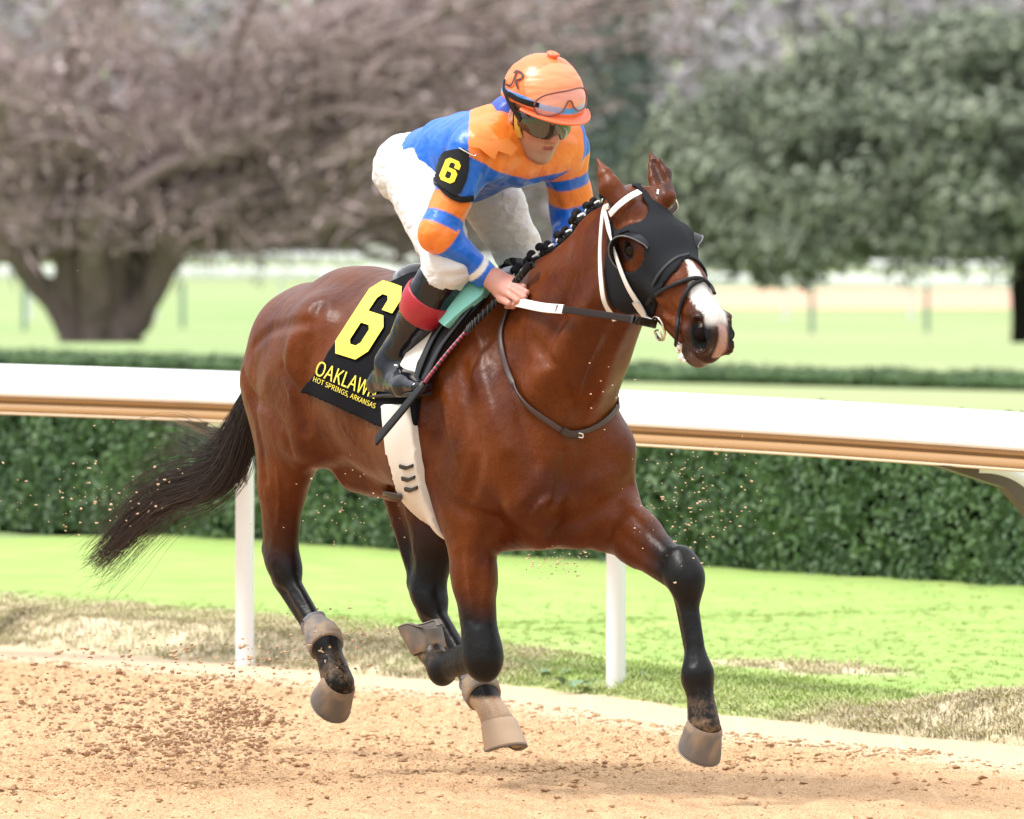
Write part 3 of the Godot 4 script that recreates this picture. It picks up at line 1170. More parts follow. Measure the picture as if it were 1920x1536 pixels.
func build_far() -> void:
	build_bare_tree()
	build_evergreen()
	build_conifer(1105, 262.0, 11.5, 2.1, "tall dark conifer before the far wood, the leftmost of them", 71)
	build_conifer(1168, 268.0, 9.0, 1.7, "smaller dark conifer standing close to a taller one", 72)
	# a leafless wood covering the hillside
	rng.seed = 81
	var where: Array = []
	var tint := PackedColorArray()
	var patch := noise(1.0, 82, 2)
	for i in 130000:
		var d := rng.randf_range(275.0, 345.0)
		var x := rng.randf_range(-0.22, 0.22) * d
		var h := 15.0 * pow(rng.randf(), 1.1)
		var p := Vector3(x, -DROP + h, 25.0 - d)
		var w := rng.randf_range(0.6, 1.6)
		where.append(Transform3D(Basis.from_euler(Vector3(rng.randf_range(-0.6, 0.6), rng.randf() * 6.3, rng.randf_range(-0.6, 0.6))).scaled(Vector3(w, w * 1.6, w)), p))
		var n := patch.get_noise_2d(x * 0.35, h * 0.25)
		tint.append(Color(0.32, 0.295, 0.31).lerp(Color(0.385, 0.36, 0.38), clampf(0.5 + n, 0, 1)))  # greys lightened to carry the haze of distance
	var wood := scatter("far_wood", leaf_mesh(0.7, 0.22, 0.2), painted(0.95), where, tint, self)
	wood.set_meta("kind", "stuff")
	wood.set_meta("label", "grey leafless wood on the hillside beyond the racecourse")
	wood.set_meta("category", "wood")
	# the dirt of the far straight
	var track_d := [level_depth(577), level_depth(541)]
	structure("far_track", sheet(30, 3, func(u, v):
		var d := lerpf(track_d[0], track_d[1], v)
		return Vector3(lerpf(0.012, 0.10, u) * d, -DROP - 0.022, 25.0 - d)), mat(Color(0.52, 0.33, 0.22), 0.95), "tan dirt of the far straight behind white rails")
	# rails along the far straight
	var white := mat(Color(0.80, 0.80, 0.80), 0.5)
	for spec in [["white rail on thin posts along the near side of the far straight", 0.9, 172.0, [[-300, 497], [0, 499], [560, 501], [1340, 513], [1920, 517], [2300, 519]], 0.27, 11, white],
			["higher white rail on dark posts behind the far straight", 0.75, 226.0, [[-300, 470], [0, 472], [560, 474], [1340, 487], [1920, 491], [2300, 493]], 0.26, 15, white]]:
		var line: Array = []
		for q in spec[3]:
			line.append(at_depth(q[0], q[1], spec[2]))
		var pts := smooth(line, 4)
		var root := thing("far_running_rail", spec[0], "rail", Transform3D(Basis.IDENTITY, Vector3(pts[8].x, -DROP, pts[8].z)), "rails of the far straight")
		var base := root.position
		for i in pts.size():
			pts[i] -= base + Vector3.UP * spec[4] * 0.5
		var s := Soup.new()
		sweep(s, pts, func(_x): return spec[4] * 0.5, func(_x): return 0.06, func(_a): return Vector3(0, 0, 1), 10, null, 0.5)
		obj("rail_cover", s.mesh(), spec[6], root)
		for k in spec[5]:
			var p := pts[int((k + 0.5) / spec[5] * (pts.size() - 1))]
			p = pts[0].lerp(pts[pts.size() - 1], (k + 0.5) / spec[5])
			p.z -= 0.1
			obj("post", tube(PackedVector3Array([Vector3(p.x, -0.1, p.z), Vector3(p.x, p.y, p.z)]), 0.05, 0.05, 8), white if spec[5] == 11 else mat(Color(0.12, 0.10, 0.10), 0.8), root)
	# a white cabin
	var at := at_depth(724, 505, 236.0)
	at.y = -DROP - 0.03
	var cabin := thing("white_cabin", "small plain white cabin beside the rails of the far straight", "cabin", Transform3D(Basis.IDENTITY, at))
	var bm := BoxMesh.new()
	bm.size = Vector3(1.12, 0.95, 1.2)
	obj("wall", bm, mat(Color(0.82, 0.82, 0.82), 0.6), cabin).position = Vector3(0, 0.475, 0)
	var rm := BoxMesh.new()
	rm.size = Vector3(1.22, 0.07, 1.3)
	obj("roof", rm, mat(Color(0.78, 0.78, 0.78), 0.6), cabin).position = Vector3(0, 0.985, 0)
	# slim green posts in the infield
	for q in [[45, 618, "slim green post beyond the bare tree, on its outer side"], [342, 612, "slim green post beyond the bare tree, close to the white cabin"], [1522, 622, "slim green post on the turf before the pale dirt straight"], [1738, 620, "slim green post on the turf nearest the evergreen's trunk"]]:
		var p := at_depth(q[0], q[1], level_depth(q[1]))
		p.y = -DROP - 0.03
		var o := thing("fence_post", q[2], "post", Transform3D(Basis.IDENTITY, p), "green posts on the infield")
		obj("shaft", tube(PackedVector3Array([Vector3(0, -0.1, 0), Vector3(0, 0.82, 0)]), 0.045, 0.045, 8), mat(Color(0.16, 0.26, 0.20), 0.6), o)
		obj("cap", tube(PackedVector3Array([Vector3(0, 0.822, 0), Vector3(0, 0.86, 0)]), 0.055, 0.03, 8), mat(Color(0.12, 0.2, 0.16), 0.6), o)

# ---------------------------------------------------------------- the horse
var body_bones: Array = []
var head_o := Vector3(0.735, 1.755, 0.0)
var head_t := Vector3(0.74, -0.672, 0.0)
var head_n := Vector3(0.672, 0.74, 0.0)

func hd(t: float, n: float, side: float) -> Vector3:
	return head_o + head_t * t + head_n * n + Vector3(0, 0, side)

func horse_bones() -> Array:
	var b: Array = []
	var up := Vector3.UP
	# trunk, from the pelvis to the breast
	b.append(ell(Vector3(-1.02, 1.215, 0), Vector3(-0.72, 1.20, 0), 0.20, 0.245, 0.255, 0.285, 0.05, up, 0.12))
	b.append(ell(Vector3(-0.72, 1.195, 0), Vector3(-0.42, 1.165, 0), 0.25, 0.28, 0.27, 0.295, 0.05, up, 0.05))
	b.append(ell(Vector3(-0.42, 1.165, 0), Vector3(-0.10, 1.11, 0), 0.27, 0.295, 0.275, 0.345, 0.05, up, 0.12))
	b.append(ell(Vector3(-0.10, 1.11, 0), Vector3(0.16, 1.05, 0), 0.275, 0.345, 0.23, 0.335, 0.05, up, 0.25))
	b.append(ell(Vector3(0.16, 1.05, 0), Vector3(0.31, 1.02, 0), 0.23, 0.325, 0.17, 0.22, 0.06, up, 0.1, 0.12, 0.12))
	b.append(ell(Vector3(-0.24, 1.385, 0), Vector3(0.06, 1.39, 0), 0.06, 0.07, 0.07, 0.075, 0.14))
	b.append(ell(Vector3(-0.80, 1.40, 0), Vector3(-0.45, 1.38, 0), 0.09, 0.075, 0.07, 0.06, 0.12))
	# neck
	var nu := Vector3(-0.62, 0.785, 0)
	b.append(ell(Vector3(0.15, 1.17, 0), Vector3(0.36, 1.345, 0), 0.16, 0.285, 0.112, 0.22, 0.06, nu, 0.22))
	b.append(ell(Vector3(0.36, 1.345, 0), Vector3(0.60, 1.545, 0), 0.112, 0.225, 0.082, 0.155, 0.06, nu, 0.15))
	b.append(ell(Vector3(0.58, 1.53, 0), Vector3(0.70, 1.63, 0), 0.080, 0.15, 0.075, 0.12, 0.05, nu))
	for s in [1.0, -1.0]:
		# the long muscle along the neck and the groove under it
		b.append(rod(Vector3(0.30, 1.10, 0.115 * s), Vector3(0.66, 1.46, 0.055 * s), 0.055, 0.035, 0.05))
		# shoulder blade, point of the shoulder, breast muscles
		b.append(ell(Vector3(0.00, 1.34, 0.115 * s), Vector3(0.24, 1.04, 0.165 * s), 0.05, 0.11, 0.075, 0.10, 0.06, Vector3(0.78, 0.62, 0)))
		b.append(ell(Vector3(-0.06, 1.16, 0.16 * s), Vector3(0.04, 0.92, 0.175 * s), 0.06, 0.10, 0.07, 0.10, 0.05, Vector3(1, 0.3, 0)))
		# hip bone, croup, thigh, buttock
		b.append(ball(Vector3(-0.64, 1.345, 0.195 * s), Vector3(1, -0.4, 0), Vector3.UP, 0.075, 0.055, 0.05, 0.09))
		b.append(ell(Vector3(-0.98, 1.27, 0.115 * s), Vector3(-0.70, 1.27, 0.16 * s), 0.10, 0.14, 0.10, 0.13, 0.08))
	# breast: two swelling halves with a furrow between
	b.append(ell(Vector3(0.28, 1.00, 0.105), Vector3(0.33, 0.86, 0.09), 0.11, 0.10, 0.10, 0.09, 0.05, Vector3(1, 0.3, 0)))
	b.append(ell(Vector3(0.32, 1.00, -0.095), Vector3(0.355, 0.86, -0.09), 0.10, 0.10, 0.095, 0.09, 0.05, Vector3(1, 0.3, 0)))
	b.append(ell(Vector3(0.10, 0.80, 0.06), Vector3(0.30, 0.79, 0.05), 0.08, 0.09, 0.07, 0.08, 0.06))
	b.append(ell(Vector3(0.10, 0.80, -0.06), Vector3(0.34, 0.79, -0.06), 0.08, 0.09, 0.07, 0.08, 0.06))
	b.append(cut(rod(Vector3(0.47, 1.02, 0.0), Vector3(0.45, 0.78, 0.0), 0.012, 0.014, 0.07)))
	# near foreleg: forearm down, folded at the knee
	var el := Vector3(0.075, 0.83, 0.155)
	var kn := loc(903, 1232, 0.150)
	var fl := loc(829, 1256, 0.112)
	b.append(ell(Vector3(0.27, 0.99, 0.155), Vector3(0.08, 0.84, 0.16), 0.075, 0.10, 0.07, 0.10, 0.05, Vector3(0.6, -0.8, 0)))
	b.append(ell(Vector3(-0.01, 0.98, 0.165), Vector3(0.01, 0.80, 0.15), 0.06, 0.10, 0.05, 0.06, 0.05, Vector3(1, 0, 0)))
	b.append(ell(el + Vector3(0, 0, 0), el.lerp(kn, 0.5), 0.072, 0.098, 0.056, 0.070, 0.05, Vector3(1, 0, 0)))
	b.append(ell(el.lerp(kn, 0.45), kn, 0.056, 0.072, 0.046, 0.050, 0.03, Vector3(1, 0, 0)))
	b.append(ell(el.lerp(kn, 0.1) + Vector3(0.045, 0, 0.02), el.lerp(kn, 0.6) + Vector3(0.03, 0, 0.012), 0.035, 0.045, 0.02, 0.03, 0.03, Vector3(1, 0, 0)))
	b.append(ball(kn + Vector3(0.012, -0.002, 0), kn - el, Vector3(1, 0, 0), 0.070, 0.050, 0.048, 0.05))
	b.append(ell(kn, fl, 0.028, 0.036, 0.026, 0.034, 0.03, Vector3(0, 1, 0)))
	b.append(rod(kn + Vector3(-0.04, 0.035, 0), fl + Vector3(-0.0, 0.028, 0), 0.018, 0.018, 0.025))
	b.append(ball(fl, fl - kn, Vector3.UP, 0.042, 0.046, 0.038, 0.025))
	var co := loc(804, 1216, 0.102)
	b.append(ell(fl, co, 0.032, 0.034, 0.040, 0.042, 0.025, Vector3(-1, 0, 0)))
	# far foreleg: reaching ahead
	var el2 := Vector3(0.29, 0.835, -0.15)
	var kn2 := loc(1284, 1084, -0.175)
	var fl2 := loc(1309, 1270, -0.175)
	b.append(ell(Vector3(0.34, 1.00, -0.145), el2, 0.075, 0.105, 0.08, 0.12, 0.06, Vector3(0.8, 0.6, 0)))
	b.append(ell(el2, el2.lerp(kn2, 0.5), 0.075, 0.112, 0.058, 0.076, 0.05, Vector3(0.35, 0.93, 0)))
	b.append(ell(el2.lerp(kn2, 0.45), kn2, 0.058, 0.078, 0.046, 0.050, 0.03, Vector3(0.35, 0.93, 0)))
	b.append(ell(Vector3(0.14, 0.84, -0.14), el2 + Vector3(0.04, -0.02, 0), 0.07, 0.09, 0.06, 0.08, 0.07, Vector3(0.35, 0.93, 0)))
	b.append(ball(kn2 + Vector3(0.010, 0.006, 0), Vector3(0.35, -1, 0), Vector3(1, 0.35, 0), 0.085, 0.039, 0.039, 0.05))
	b.append(ell(kn2 + Vector3(0.006, -0.03, 0), fl2 + Vector3(0.006, 0.02, 0), 0.030, 0.028, 0.025, 0.024, 0.024, Vector3(1, 0, 0)))
	b.append(rod(kn2 + Vector3(-0.028, -0.04, 0), fl2 + Vector3(-0.022, 0.03, 0), 0.019, 0.018, 0.018))
	b.append(ball(fl2 + Vector3(-0.004, 0, 0), Vector3(0.1, -1, 0), Vector3(1, 0, 0), 0.050, 0.043, 0.038, 0.045))
	b.append(ball(fl2 + Vector3(-0.035, -0.012, 0), Vector3(0.1, -1, 0), Vector3(1, 0, 0), 0.026, 0.020, 0.026, 0.02))
	var co2 := loc(1320, 1362, -0.175)
	b.append(ell(fl2, co2, 0.032, 0.032, 0.046, 0.050, 0.03, Vector3(1, 0, 0)))
	# near hind leg, just leaving the ground
	var hk := loc(530, 1052, 0.125)
	var fl3 := loc(608, 1200, 0.12)
	b.append(ell(Vector3(-0.86, 1.14, 0.135), Vector3(-0.73, 1.02, 0.16), 0.12, 0.19, 0.085, 0.12, 0.05, Vector3(0.7, 0.7, 0)))
	b.append(ell(Vector3(-1.03, 1.16, 0.12), Vector3(-0.985, 0.88, 0.125), 0.10, 0.12, 0.065, 0.07, 0.05, Vector3(1, 0, 0)))
	b.append(ball(loc(592, 800, 0.165), Vector3(0.6, 1, 0), Vector3(1, -0.6, 0), 0.09, 0.075, 0.07, 0.05))
	b.append(ell(loc(552, 815, 0.15), loc(530, 925, 0.135), 0.085, 0.125, 0.055, 0.075, 0.05, Vector3(1, 0, 0)))
	b.append(ell(loc(530, 915, 0.135), hk, 0.055, 0.077, 0.040, 0.052, 0.03, Vector3(1, 0, 0)))
	b.append(ell(Vector3(-0.99, 0.88, 0.125), hk + Vector3(-0.062, 0.035, 0), 0.045, 0.05, 0.020, 0.022, 0.05, Vector3(1, 0, 0)))
	b.append(ell(hk + Vector3(-0.055, 0.03, 0), hk + Vector3(0.012, -0.045, 0), 0.028, 0.030, 0.036, 0.040, 0.025, Vector3(1, 0.4, 0)))
	b.append(ball(hk + Vector3(0.012, -0.01, 0), fl3 - hk, Vector3(1, 1, 0), 0.07, 0.045, 0.046, 0.03))
	b.append(ell(hk + Vector3(0.015, -0.03, 0), fl3, 0.027, 0.027, 0.025, 0.025, 0.022, Vector3(1, 1, 0)))
	b.append(rod(hk + Vector3(-0.025, -0.06, 0), fl3 + Vector3(-0.030, -0.012, 0), 0.019, 0.018, 0.018))
	b.append(ball(fl3, Vector3(0.3, -1, 0), Vector3(1, 0.3, 0), 0.052, 0.043, 0.040, 0.045))
	var co3 := loc(634, 1282, 0.12)
	b.append(ell(fl3, co3, 0.033, 0.036, 0.048, 0.050, 0.03, Vector3(1, 0, 0)))
	# far hind leg, swung well under the body
	var st4 := Vector3(-0.47, 0.90, -0.16)
	var hk4 := loc(803, 1112, -0.12)
	var fl4 := loc(902, 1294, -0.115)
	b.append(ell(Vector3(-0.82, 1.13, -0.135), Vector3(-0.55, 0.96, -0.15), 0.12, 0.20, 0.095, 0.14, 0.07, Vector3(0.7, 0.7, 0)))
	b.append(ell(Vector3(-1.0, 1.16, -0.12), Vector3(-0.86, 0.90, -0.125), 0.105, 0.12, 0.08, 0.09, 0.06, Vector3(1, 0, 0)))
	b.append(ell(Vector3(-0.62, 0.93, -0.14), hk4.lerp(st4, 0.42) + Vector3(-0.03, 0, 0), 0.085, 0.14, 0.060, 0.075, 0.05, Vector3(0.7, -0.6, 0)))
	b.append(ell(hk4.lerp(st4, 0.45) + Vector3(-0.03, 0, 0), hk4, 0.060, 0.075, 0.042, 0.050, 0.03, Vector3(0.7, -0.6, 0)))
	b.append(ell(Vector3(-0.76, 0.86, -0.125), hk4 + Vector3(-0.065, 0.03, 0), 0.045, 0.05, 0.020, 0.022, 0.05, Vector3(1, 0, 0)))
	b.append(ell(hk4 + Vector3(-0.058, 0.025, 0), hk4 + Vector3(0.012, -0.045, 0), 0.028, 0.030, 0.036, 0.040, 0.025, Vector3(1, 0.4, 0)))
	b.append(ball(hk4 + Vector3(0.012, -0.01, 0), fl4 - hk4, Vector3(1, 1, 0), 0.07, 0.045, 0.046, 0.03))
	b.append(ell(hk4 + Vector3(0.015, -0.03, 0), fl4, 0.027, 0.027, 0.025, 0.025, 0.022, Vector3(1, 1, 0)))
	b.append(rod(hk4 + Vector3(-0.025, -0.06, 0), fl4 + Vector3(-0.030, -0.012, 0), 0.019, 0.018, 0.018))
	b.append(ball(fl4, Vector3(0.3, -1, 0), Vector3(1, 0.3, 0), 0.052, 0.043, 0.040, 0.045))
	var co4 := loc(935, 1358, -0.115)
	b.append(ell(fl4, co4, 0.033, 0.036, 0.047, 0.050, 0.03, Vector3(1, 0, 0)))
	joints = {"near_fore": [kn, fl, co], "far_fore": [kn2, fl2, co2], "near_hind": [hk, fl3, co3], "far_hind": [hk4, fl4, co4], "el": el, "el2": el2}
	# sheath between the hind legs
	b.append(ell(Vector3(-0.72, 0.90, 0.03), Vector3(-0.52, 0.86, 0.02), 0.06, 0.06, 0.05, 0.04, 0.06))
	# head
	b.append(ell(hd(0.02, -0.10, 0), hd(0.20, -0.105, 0), 0.078, 0.095, 0.098, 0.105, 0.03, head_n, -0.05))
	b.append(ell(hd(0.20, -0.10, 0), hd(0.36, -0.08, 0), 0.094, 0.10, 0.060, 0.080, 0.03, head_n, -0.10))
	b.append(ell(hd(0.34, -0.080, 0), hd(0.50, -0.072, 0), 0.060, 0.080, 0.048, 0.062, 0.03, head_n, -0.08))
	b.append(ell(hd(0.48, -0.075, 0), hd(0.545, -0.084, 0), 0.047, 0.060, 0.051, 0.058, 0.03, head_n, 0.0, 0.05, 0.045))
	b.append(ell(hd(0.28, -0.185, 0), hd(0.50, -0.150, 0), 0.038, 0.045, 0.034, 0.030, 0.03, head_n))
	b.append(ball(hd(0.525, -0.165, 0), head_t, head_n, 0.045, 0.030, 0.038, 0.025))
	b.append(ell(hd(0.55, -0.125, 0.0), hd(0.562, -0.118, 0), 0.044, 0.036, 0.040, 0.036, 0.02, head_n, 0.0, 0.03, 0.03))
	b.append(cut(rod(hd(0.44, -0.128, 0.065), hd(0.60, -0.150, 0.050), 0.007, 0.009, 0.012)))
	b.append(cut(rod(hd(0.44, -0.128, -0.065), hd(0.60, -0.150, -0.050), 0.007, 0.009, 0.012)))
	b.append(cut(rod(hd(0.602, -0.150, -0.050), hd(0.602, -0.150, 0.050), 0.009, 0.009, 0.012)))
	for s in [1.0, -1.0]:
		b.append(ball(hd(0.185, -0.175, 0.050 * s), Vector3(0.2, -1, 0), Vector3(1, 0.2, 0), 0.105, 0.105, 0.045, 0.035))
		b.append(ball(hd(0.175, -0.062, 0.085 * s), head_t, head_n, 0.055, 0.036, 0.024, 0.03))
		b.append(rod(hd(0.22, -0.115, 0.082 * s), hd(0.37, -0.105, 0.058 * s), 0.014, 0.010, 0.025))
		b.append(ball(hd(0.150, -0.078, 0.098 * s), head_t, head_n, 0.030, 0.012, 0.010, 0.015))
		b.append(cut(ball(hd(0.192, -0.075, 0.112 * s), head_t, head_n, 0.025, 0.018, 0.018, 0.015)))
		# nostril: a flared rim round a deep hollow
		b.append(ell(hd(0.516, -0.042, 0.044 * s), hd(0.576, -0.084, 0.044 * s), 0.023, 0.029, 0.026, 0.030, 0.018, head_n))
		b.append(cut(ell(hd(0.530, -0.044, 0.064 * s), hd(0.575, -0.078, 0.064 * s), 0.026, 0.018, 0.032, 0.024, 0.010, head_n)))
		b.append(rod(hd(0.40, -0.135, 0.052 * s), hd(0.50, -0.100, 0.050 * s), 0.010, 0.012, 0.03))
		# ear
		var e0 := loc(1178, 388, 0.058) if s > 0 else loc(1247, 362, -0.058)
		var e1 := loc(1122, 302, 0.085) if s > 0 else loc(1219, 288, -0.075)
		var mid := e0.lerp(e1, 0.45) + Vector3(-0.01, 0, 0.012 * s)
		var look := Vector3(0.55, 0.1, 0.8 * s) if s > 0 else Vector3(0.75, 0.1, 0.6)
		var upr := mid.lerp(e1, 0.5) + Vector3(0.004, 0, 0)
		b.append(ell(e0 - (e1 - e0) * 0.12, mid, 0.028, 0.026, 0.028, 0.017, 0.03, look))
		b.append(ell(mid, upr, 0.028, 0.017, 0.018, 0.011, 0.03, look))
		b.append(ell(upr, e1 + (e1 - upr) * 0.25, 0.018, 0.011, 0.004, 0.004, 0.02, look))
		if s < 0:
			b.append(cut(ell(e0.lerp(mid, 0.7) + look * 0.022, mid.lerp(e1, 0.6) + look * 0.016, 0.017, 0.014, 0.008, 0.008, 0.012, look)))
	b = order(b)
	# furrows and swellings between the muscles, drawn where they show on the skin
	var more: Array = []
	var lines := [
		[-1, 0.010, 0.040, [[597, 575], [586, 610], [579, 650], [575, 700], [571, 750], [572, 800]]],
		[-1, 0.006, 0.030, [[478, 645], [508, 618], [545, 608], [580, 606]]],
		[-1, 0.006, 0.030, [[470, 745], [500, 765], [530, 805], [545, 850]]],
		[-1, 0.006, 0.030, [[530, 690], [550, 730], [562, 770], [570, 810]]],
		[1, 0.012, 0.045, [[826, 690], [840, 760], [858, 850]]],
		[-1, 0.008, 0.040, [[866, 690], [880, 760], [896, 850], [880, 930]]],
		[1, 0.012, 0.045, [[902, 700], [925, 770], [948, 840]]],
		[-1, 0.008, 0.040, [[955, 700], [985, 790], [1000, 870]]],
		[-1, 0.008, 0.035, [[800, 880], [835, 930], [880, 960], [930, 975]]],
		[-1, 0.008, 0.035, [[1030, 1012], [1085, 975], [1140, 945], [1182, 908]]],
		[1, 0.008, 0.025, [[1000, 965], [1016, 945], [1030, 936], [1044, 940]]],
		[-1, 0.007, 0.028, [[985, 960], [1005, 935], [1022, 925]]],
		[1, 0.014, 0.045, [[1085, 925], [1110, 905], [1140, 890]]],
		[-1, 0.007, 0.028, [[912, 1000], [902, 1060], [895, 1120], [894, 1165]]],
		[-1, 0.005, 0.022, [[862, 1040], [868, 1100], [880, 1160]]],
		[-1, 0.008, 0.040, [[1160, 610], [1120, 690], [1082, 770]]],
		[-1, 0.006, 0.040, [[1075, 520], [1050, 600], [1010, 680]]],
		[-1, 0.005, 0.025, [[1165, 1005], [1210, 1040], [1240, 1060]]],
		[1, 0.006, 0.018, [[880, 600], [900, 640], [905, 690]]],
		[-1, 0.004, 0.016, [[515, 1060], [550, 1110], [590, 1165]]],
		[-1, 0.004, 0.014, [[1292, 1130], [1298, 1190], [1300, 1245]]],
		[1, 0.003, 0.010, [[1252, 560], [1262, 590], [1280, 610]]],
		[1, 0.003, 0.010, [[1238, 540], [1262, 560], [1278, 590]]],
		[-1, 0.005, 0.025, [[1245, 590], [1270, 600], [1290, 600]]],
		[1, 0.0035, 0.010, [[640, 800], [668, 838], [690, 850], [712, 880]]],
		[1, 0.0035, 0.010, [[880, 1010], [876, 1060], [882, 1110]]],
		[1, 0.004, 0.012, [[985, 700], [1000, 740], [1030, 760], [1050, 790]]],
		[1, 0.0035, 0.010, [[520, 880], [524, 930], [520, 985]]],
		[-1, 0.006, 0.028, [[455, 700], [475, 760], [488, 830], [496, 900]]],
		[1, 0.010, 0.035, [[545, 640], [540, 690], [548, 740]]],
		[-1, 0.007, 0.030, [[1000, 640], [1040, 690], [1060, 750]]],
		[1, 0.010, 0.040, [[1120, 640], [1095, 700], [1085, 750]]],
		[-1, 0.006, 0.026, [[1060, 850], [1052, 900], [1035, 950]]],
	]
	for q in lines:
		var path: Array = []
		for p in q[3]:
			var hit := seen(b, p[0], p[1])
			if hit != Vector3.INF:
				path.append(hit - slope(b, hit) * (q[1] * 0.95 if q[0] > 0 else -q[1] * 0.75))
		if path.size() < 2:
			continue
		var far := false
		for i in path.size() - 1:
			far = far or path[i].distance_to(path[i + 1]) > 0.3
		if far:
			continue
		var wide: float = q[1]
		var r := linked(smooth(path, 2), func(x): return wide * (0.25 + 0.75 * sin(PI * clampf(x, 0.02, 0.98))), q[2] * 1.15)
		more.append(cut(r) if q[0] < 0 else r)
	return order(b + more)

# the first point of a skin under a pixel, in the horse's axes
func seen(bones: Array, px: float, py: float, off := 0.0) -> Vector3:
	var inv := horse_frame.affine_inverse()
	var d := (inv.basis * ray(px, py)).normalized()
	var o := inv * EYE + d * 22.0
	# only the bones that the line of sight passes near
	var few: Array = []
	for q: Bone in bones:
		var c := q.mid if q.chain else q.A + q.ba * 0.5
		var r := q.span if q.chain else q.ba.length() * 0.5 + q.big
		var w := c - o
		if (w - d * w.dot(d)).length() < r + 0.08:
			few.append(q)
	return meet(few, o, d, 6.0, off) if few else Vector3.INF

# ---------------------------------------------------------------- coat
var coat_n := noise(1.0, 101, 3)
var crest: PackedVector3Array

func coat(p: Vector3, nrm: Vector3) -> Color:
	var n := coat_n.get_noise_3dv(p * 3.5)
	var f := coat_n.get_noise_3dv(Vector3(p.x * 160.0, p.y * 50.0, p.z * 160.0))
	var c := Color(0.148, 0.037, 0.0085).lerp(Color(0.076, 0.0162, 0.004), clampf(0.5 + 0.9 * n, 0, 1))
	c = c.lerp(Color(0.17, 0.052, 0.016), 0.4 * clampf(coat_n.get_noise_3dv(p * 11.0), 0, 1))
	var black := Color(0.011, 0.009, 0.009)
	var b := 0.0
	# black points: lower legs, mane, rims of ears and muzzle
	if p.y < 0.85:
		if p.x > -0.38 and p.z > 0.0 and p.y < 0.5:
			b = 1.0
		elif p.x > -0.1 and p.z > 0.0:
			b = smoothstep(0.64, 0.50, p.y + 0.03 * n + (p.x - 0.11) * 0.4)
		elif p.x > 0.1 and p.z < 0.0:
			var e: Vector3 = joints["el2"]
			var k: Vector3 = joints["far_fore"][0]
			var t := (p - e).dot(k - e) / (k - e).length_squared()
			b = smoothstep(0.55, 0.88, t + 0.08 * n + (p.y - lerpf(e.y, k.y, t)) * 1.5)
		elif p.z > 0.0:
			b = smoothstep(0.82, 0.60, p.y + 0.04 * n - (p.x + 1.0) * 0.1) if p.x < -0.6 else 0.0
		else:
			b = smoothstep(0.84, 0.64, p.y + 0.04 * n) if p.x < -0.2 else 0.0
	if p.x > 0.0 and p.x < 0.75 and p.y > 1.36 and absf(p.z) < 0.06:
		var d := 1.0
		for i in range(0, crest.size() - 1, 2):
			d = minf(d, p.distance_squared_to(crest[i]))
		d = sqrt(d)
		if d < 0.12:
			b = maxf(b, smoothstep(0.040, 0.018, d + 0.012 * f))
	var h := p - head_o
	var t := h.dot(head_t)
	var up := h.dot(head_n)
	if p.x > 0.6 and p.y > 1.1:
		# ears
		if up > 0.005 and t < 0.06:
			b = maxf(b, smoothstep(0.055, 0.115, up + 0.02 * f) * 0.9)
			if p.z < 0.0 and nrm.x > 0.3:
				b = maxf(b, 0.55 + 0.3 * f)
		# dark skin of muzzle and eyes
		b = maxf(b, 0.75 * smoothstep(0.44, 0.56, t + 0.05 * n - up * 0.3))
		for s in [1.0, -1.0]:
			b = maxf(b, 0.85 * smoothstep(0.046, 0.026, p.distance_to(hd(0.190, -0.075, 0.098 * s))))
			b = maxf(b, smoothstep(0.052, 0.034, p.distance_to(hd(0.556, -0.064, 0.052 * s))))  # inside of the nostrils painted black for its shade
	c = c.lerp(black, b)
	c *= 1.0 + 0.18 * f
	if p.x > 0.75 and p.y > 1.15:
		# the blaze, ending in a pink snip on the nose
		var wide := lerpf(0.004, 0.036, smoothstep(0.29, 0.46, t)) * (1.0 + 0.15 * f)
		var off := 0.004
		if up > -0.115 and t > 0.26 and nrm.dot(head_n) > -0.35:
			var m := smoothstep(wide + 0.004, wide - 0.002, absf(p.z - off)) * smoothstep(0.25, 0.28, t)
			c = c.lerp(Color(0.72, 0.68, 0.64), m * (1.0 - smoothstep(0.535, 0.56, t)))
			c = c.lerp(Color(0.46, 0.28, 0.245), smoothstep(0.020, 0.010, absf(p.z + 0.010)) * smoothstep(0.535, 0.56, t))
		if t > 0.52 and up < -0.135:
			c = c.lerp(Color(0.16, 0.11, 0.10), 0.6 * smoothstep(0.52, 0.56, t))
	# a white sock, sandy, on the far hind leg
	if p.z < 0.0 and p.x < 0.1 and p.y < 0.5:
		var sock: Vector3 = joints["far_hind"][1]
		if p.distance_to(sock) < 0.3:
			c = c.lerp(Color(0.56, 0.40, 0.27).lerp(Color(0.44, 0.30, 0.19), clampf(0.5 + n, 0, 1)), smoothstep(sock.y - 0.010, sock.y - 0.030, p.y + 0.006 * f))
	# dirt stuck to the pasterns
	for k in (["near_fore", "far_fore", "near_hind"] if p.y < 0.6 else []):
		var co: Vector3 = joints[k][2]
		var dd := p.distance_to(co)
		if dd < 0.16:
			c = c.lerp(Color(0.36, 0.24, 0.14), clampf(smoothstep(0.13, 0.03, dd) * (0.16 + 0.5 * f + 0.5 * coat_n.get_noise_3dv(p * 16.0)), 0.0, 0.7))
	return c

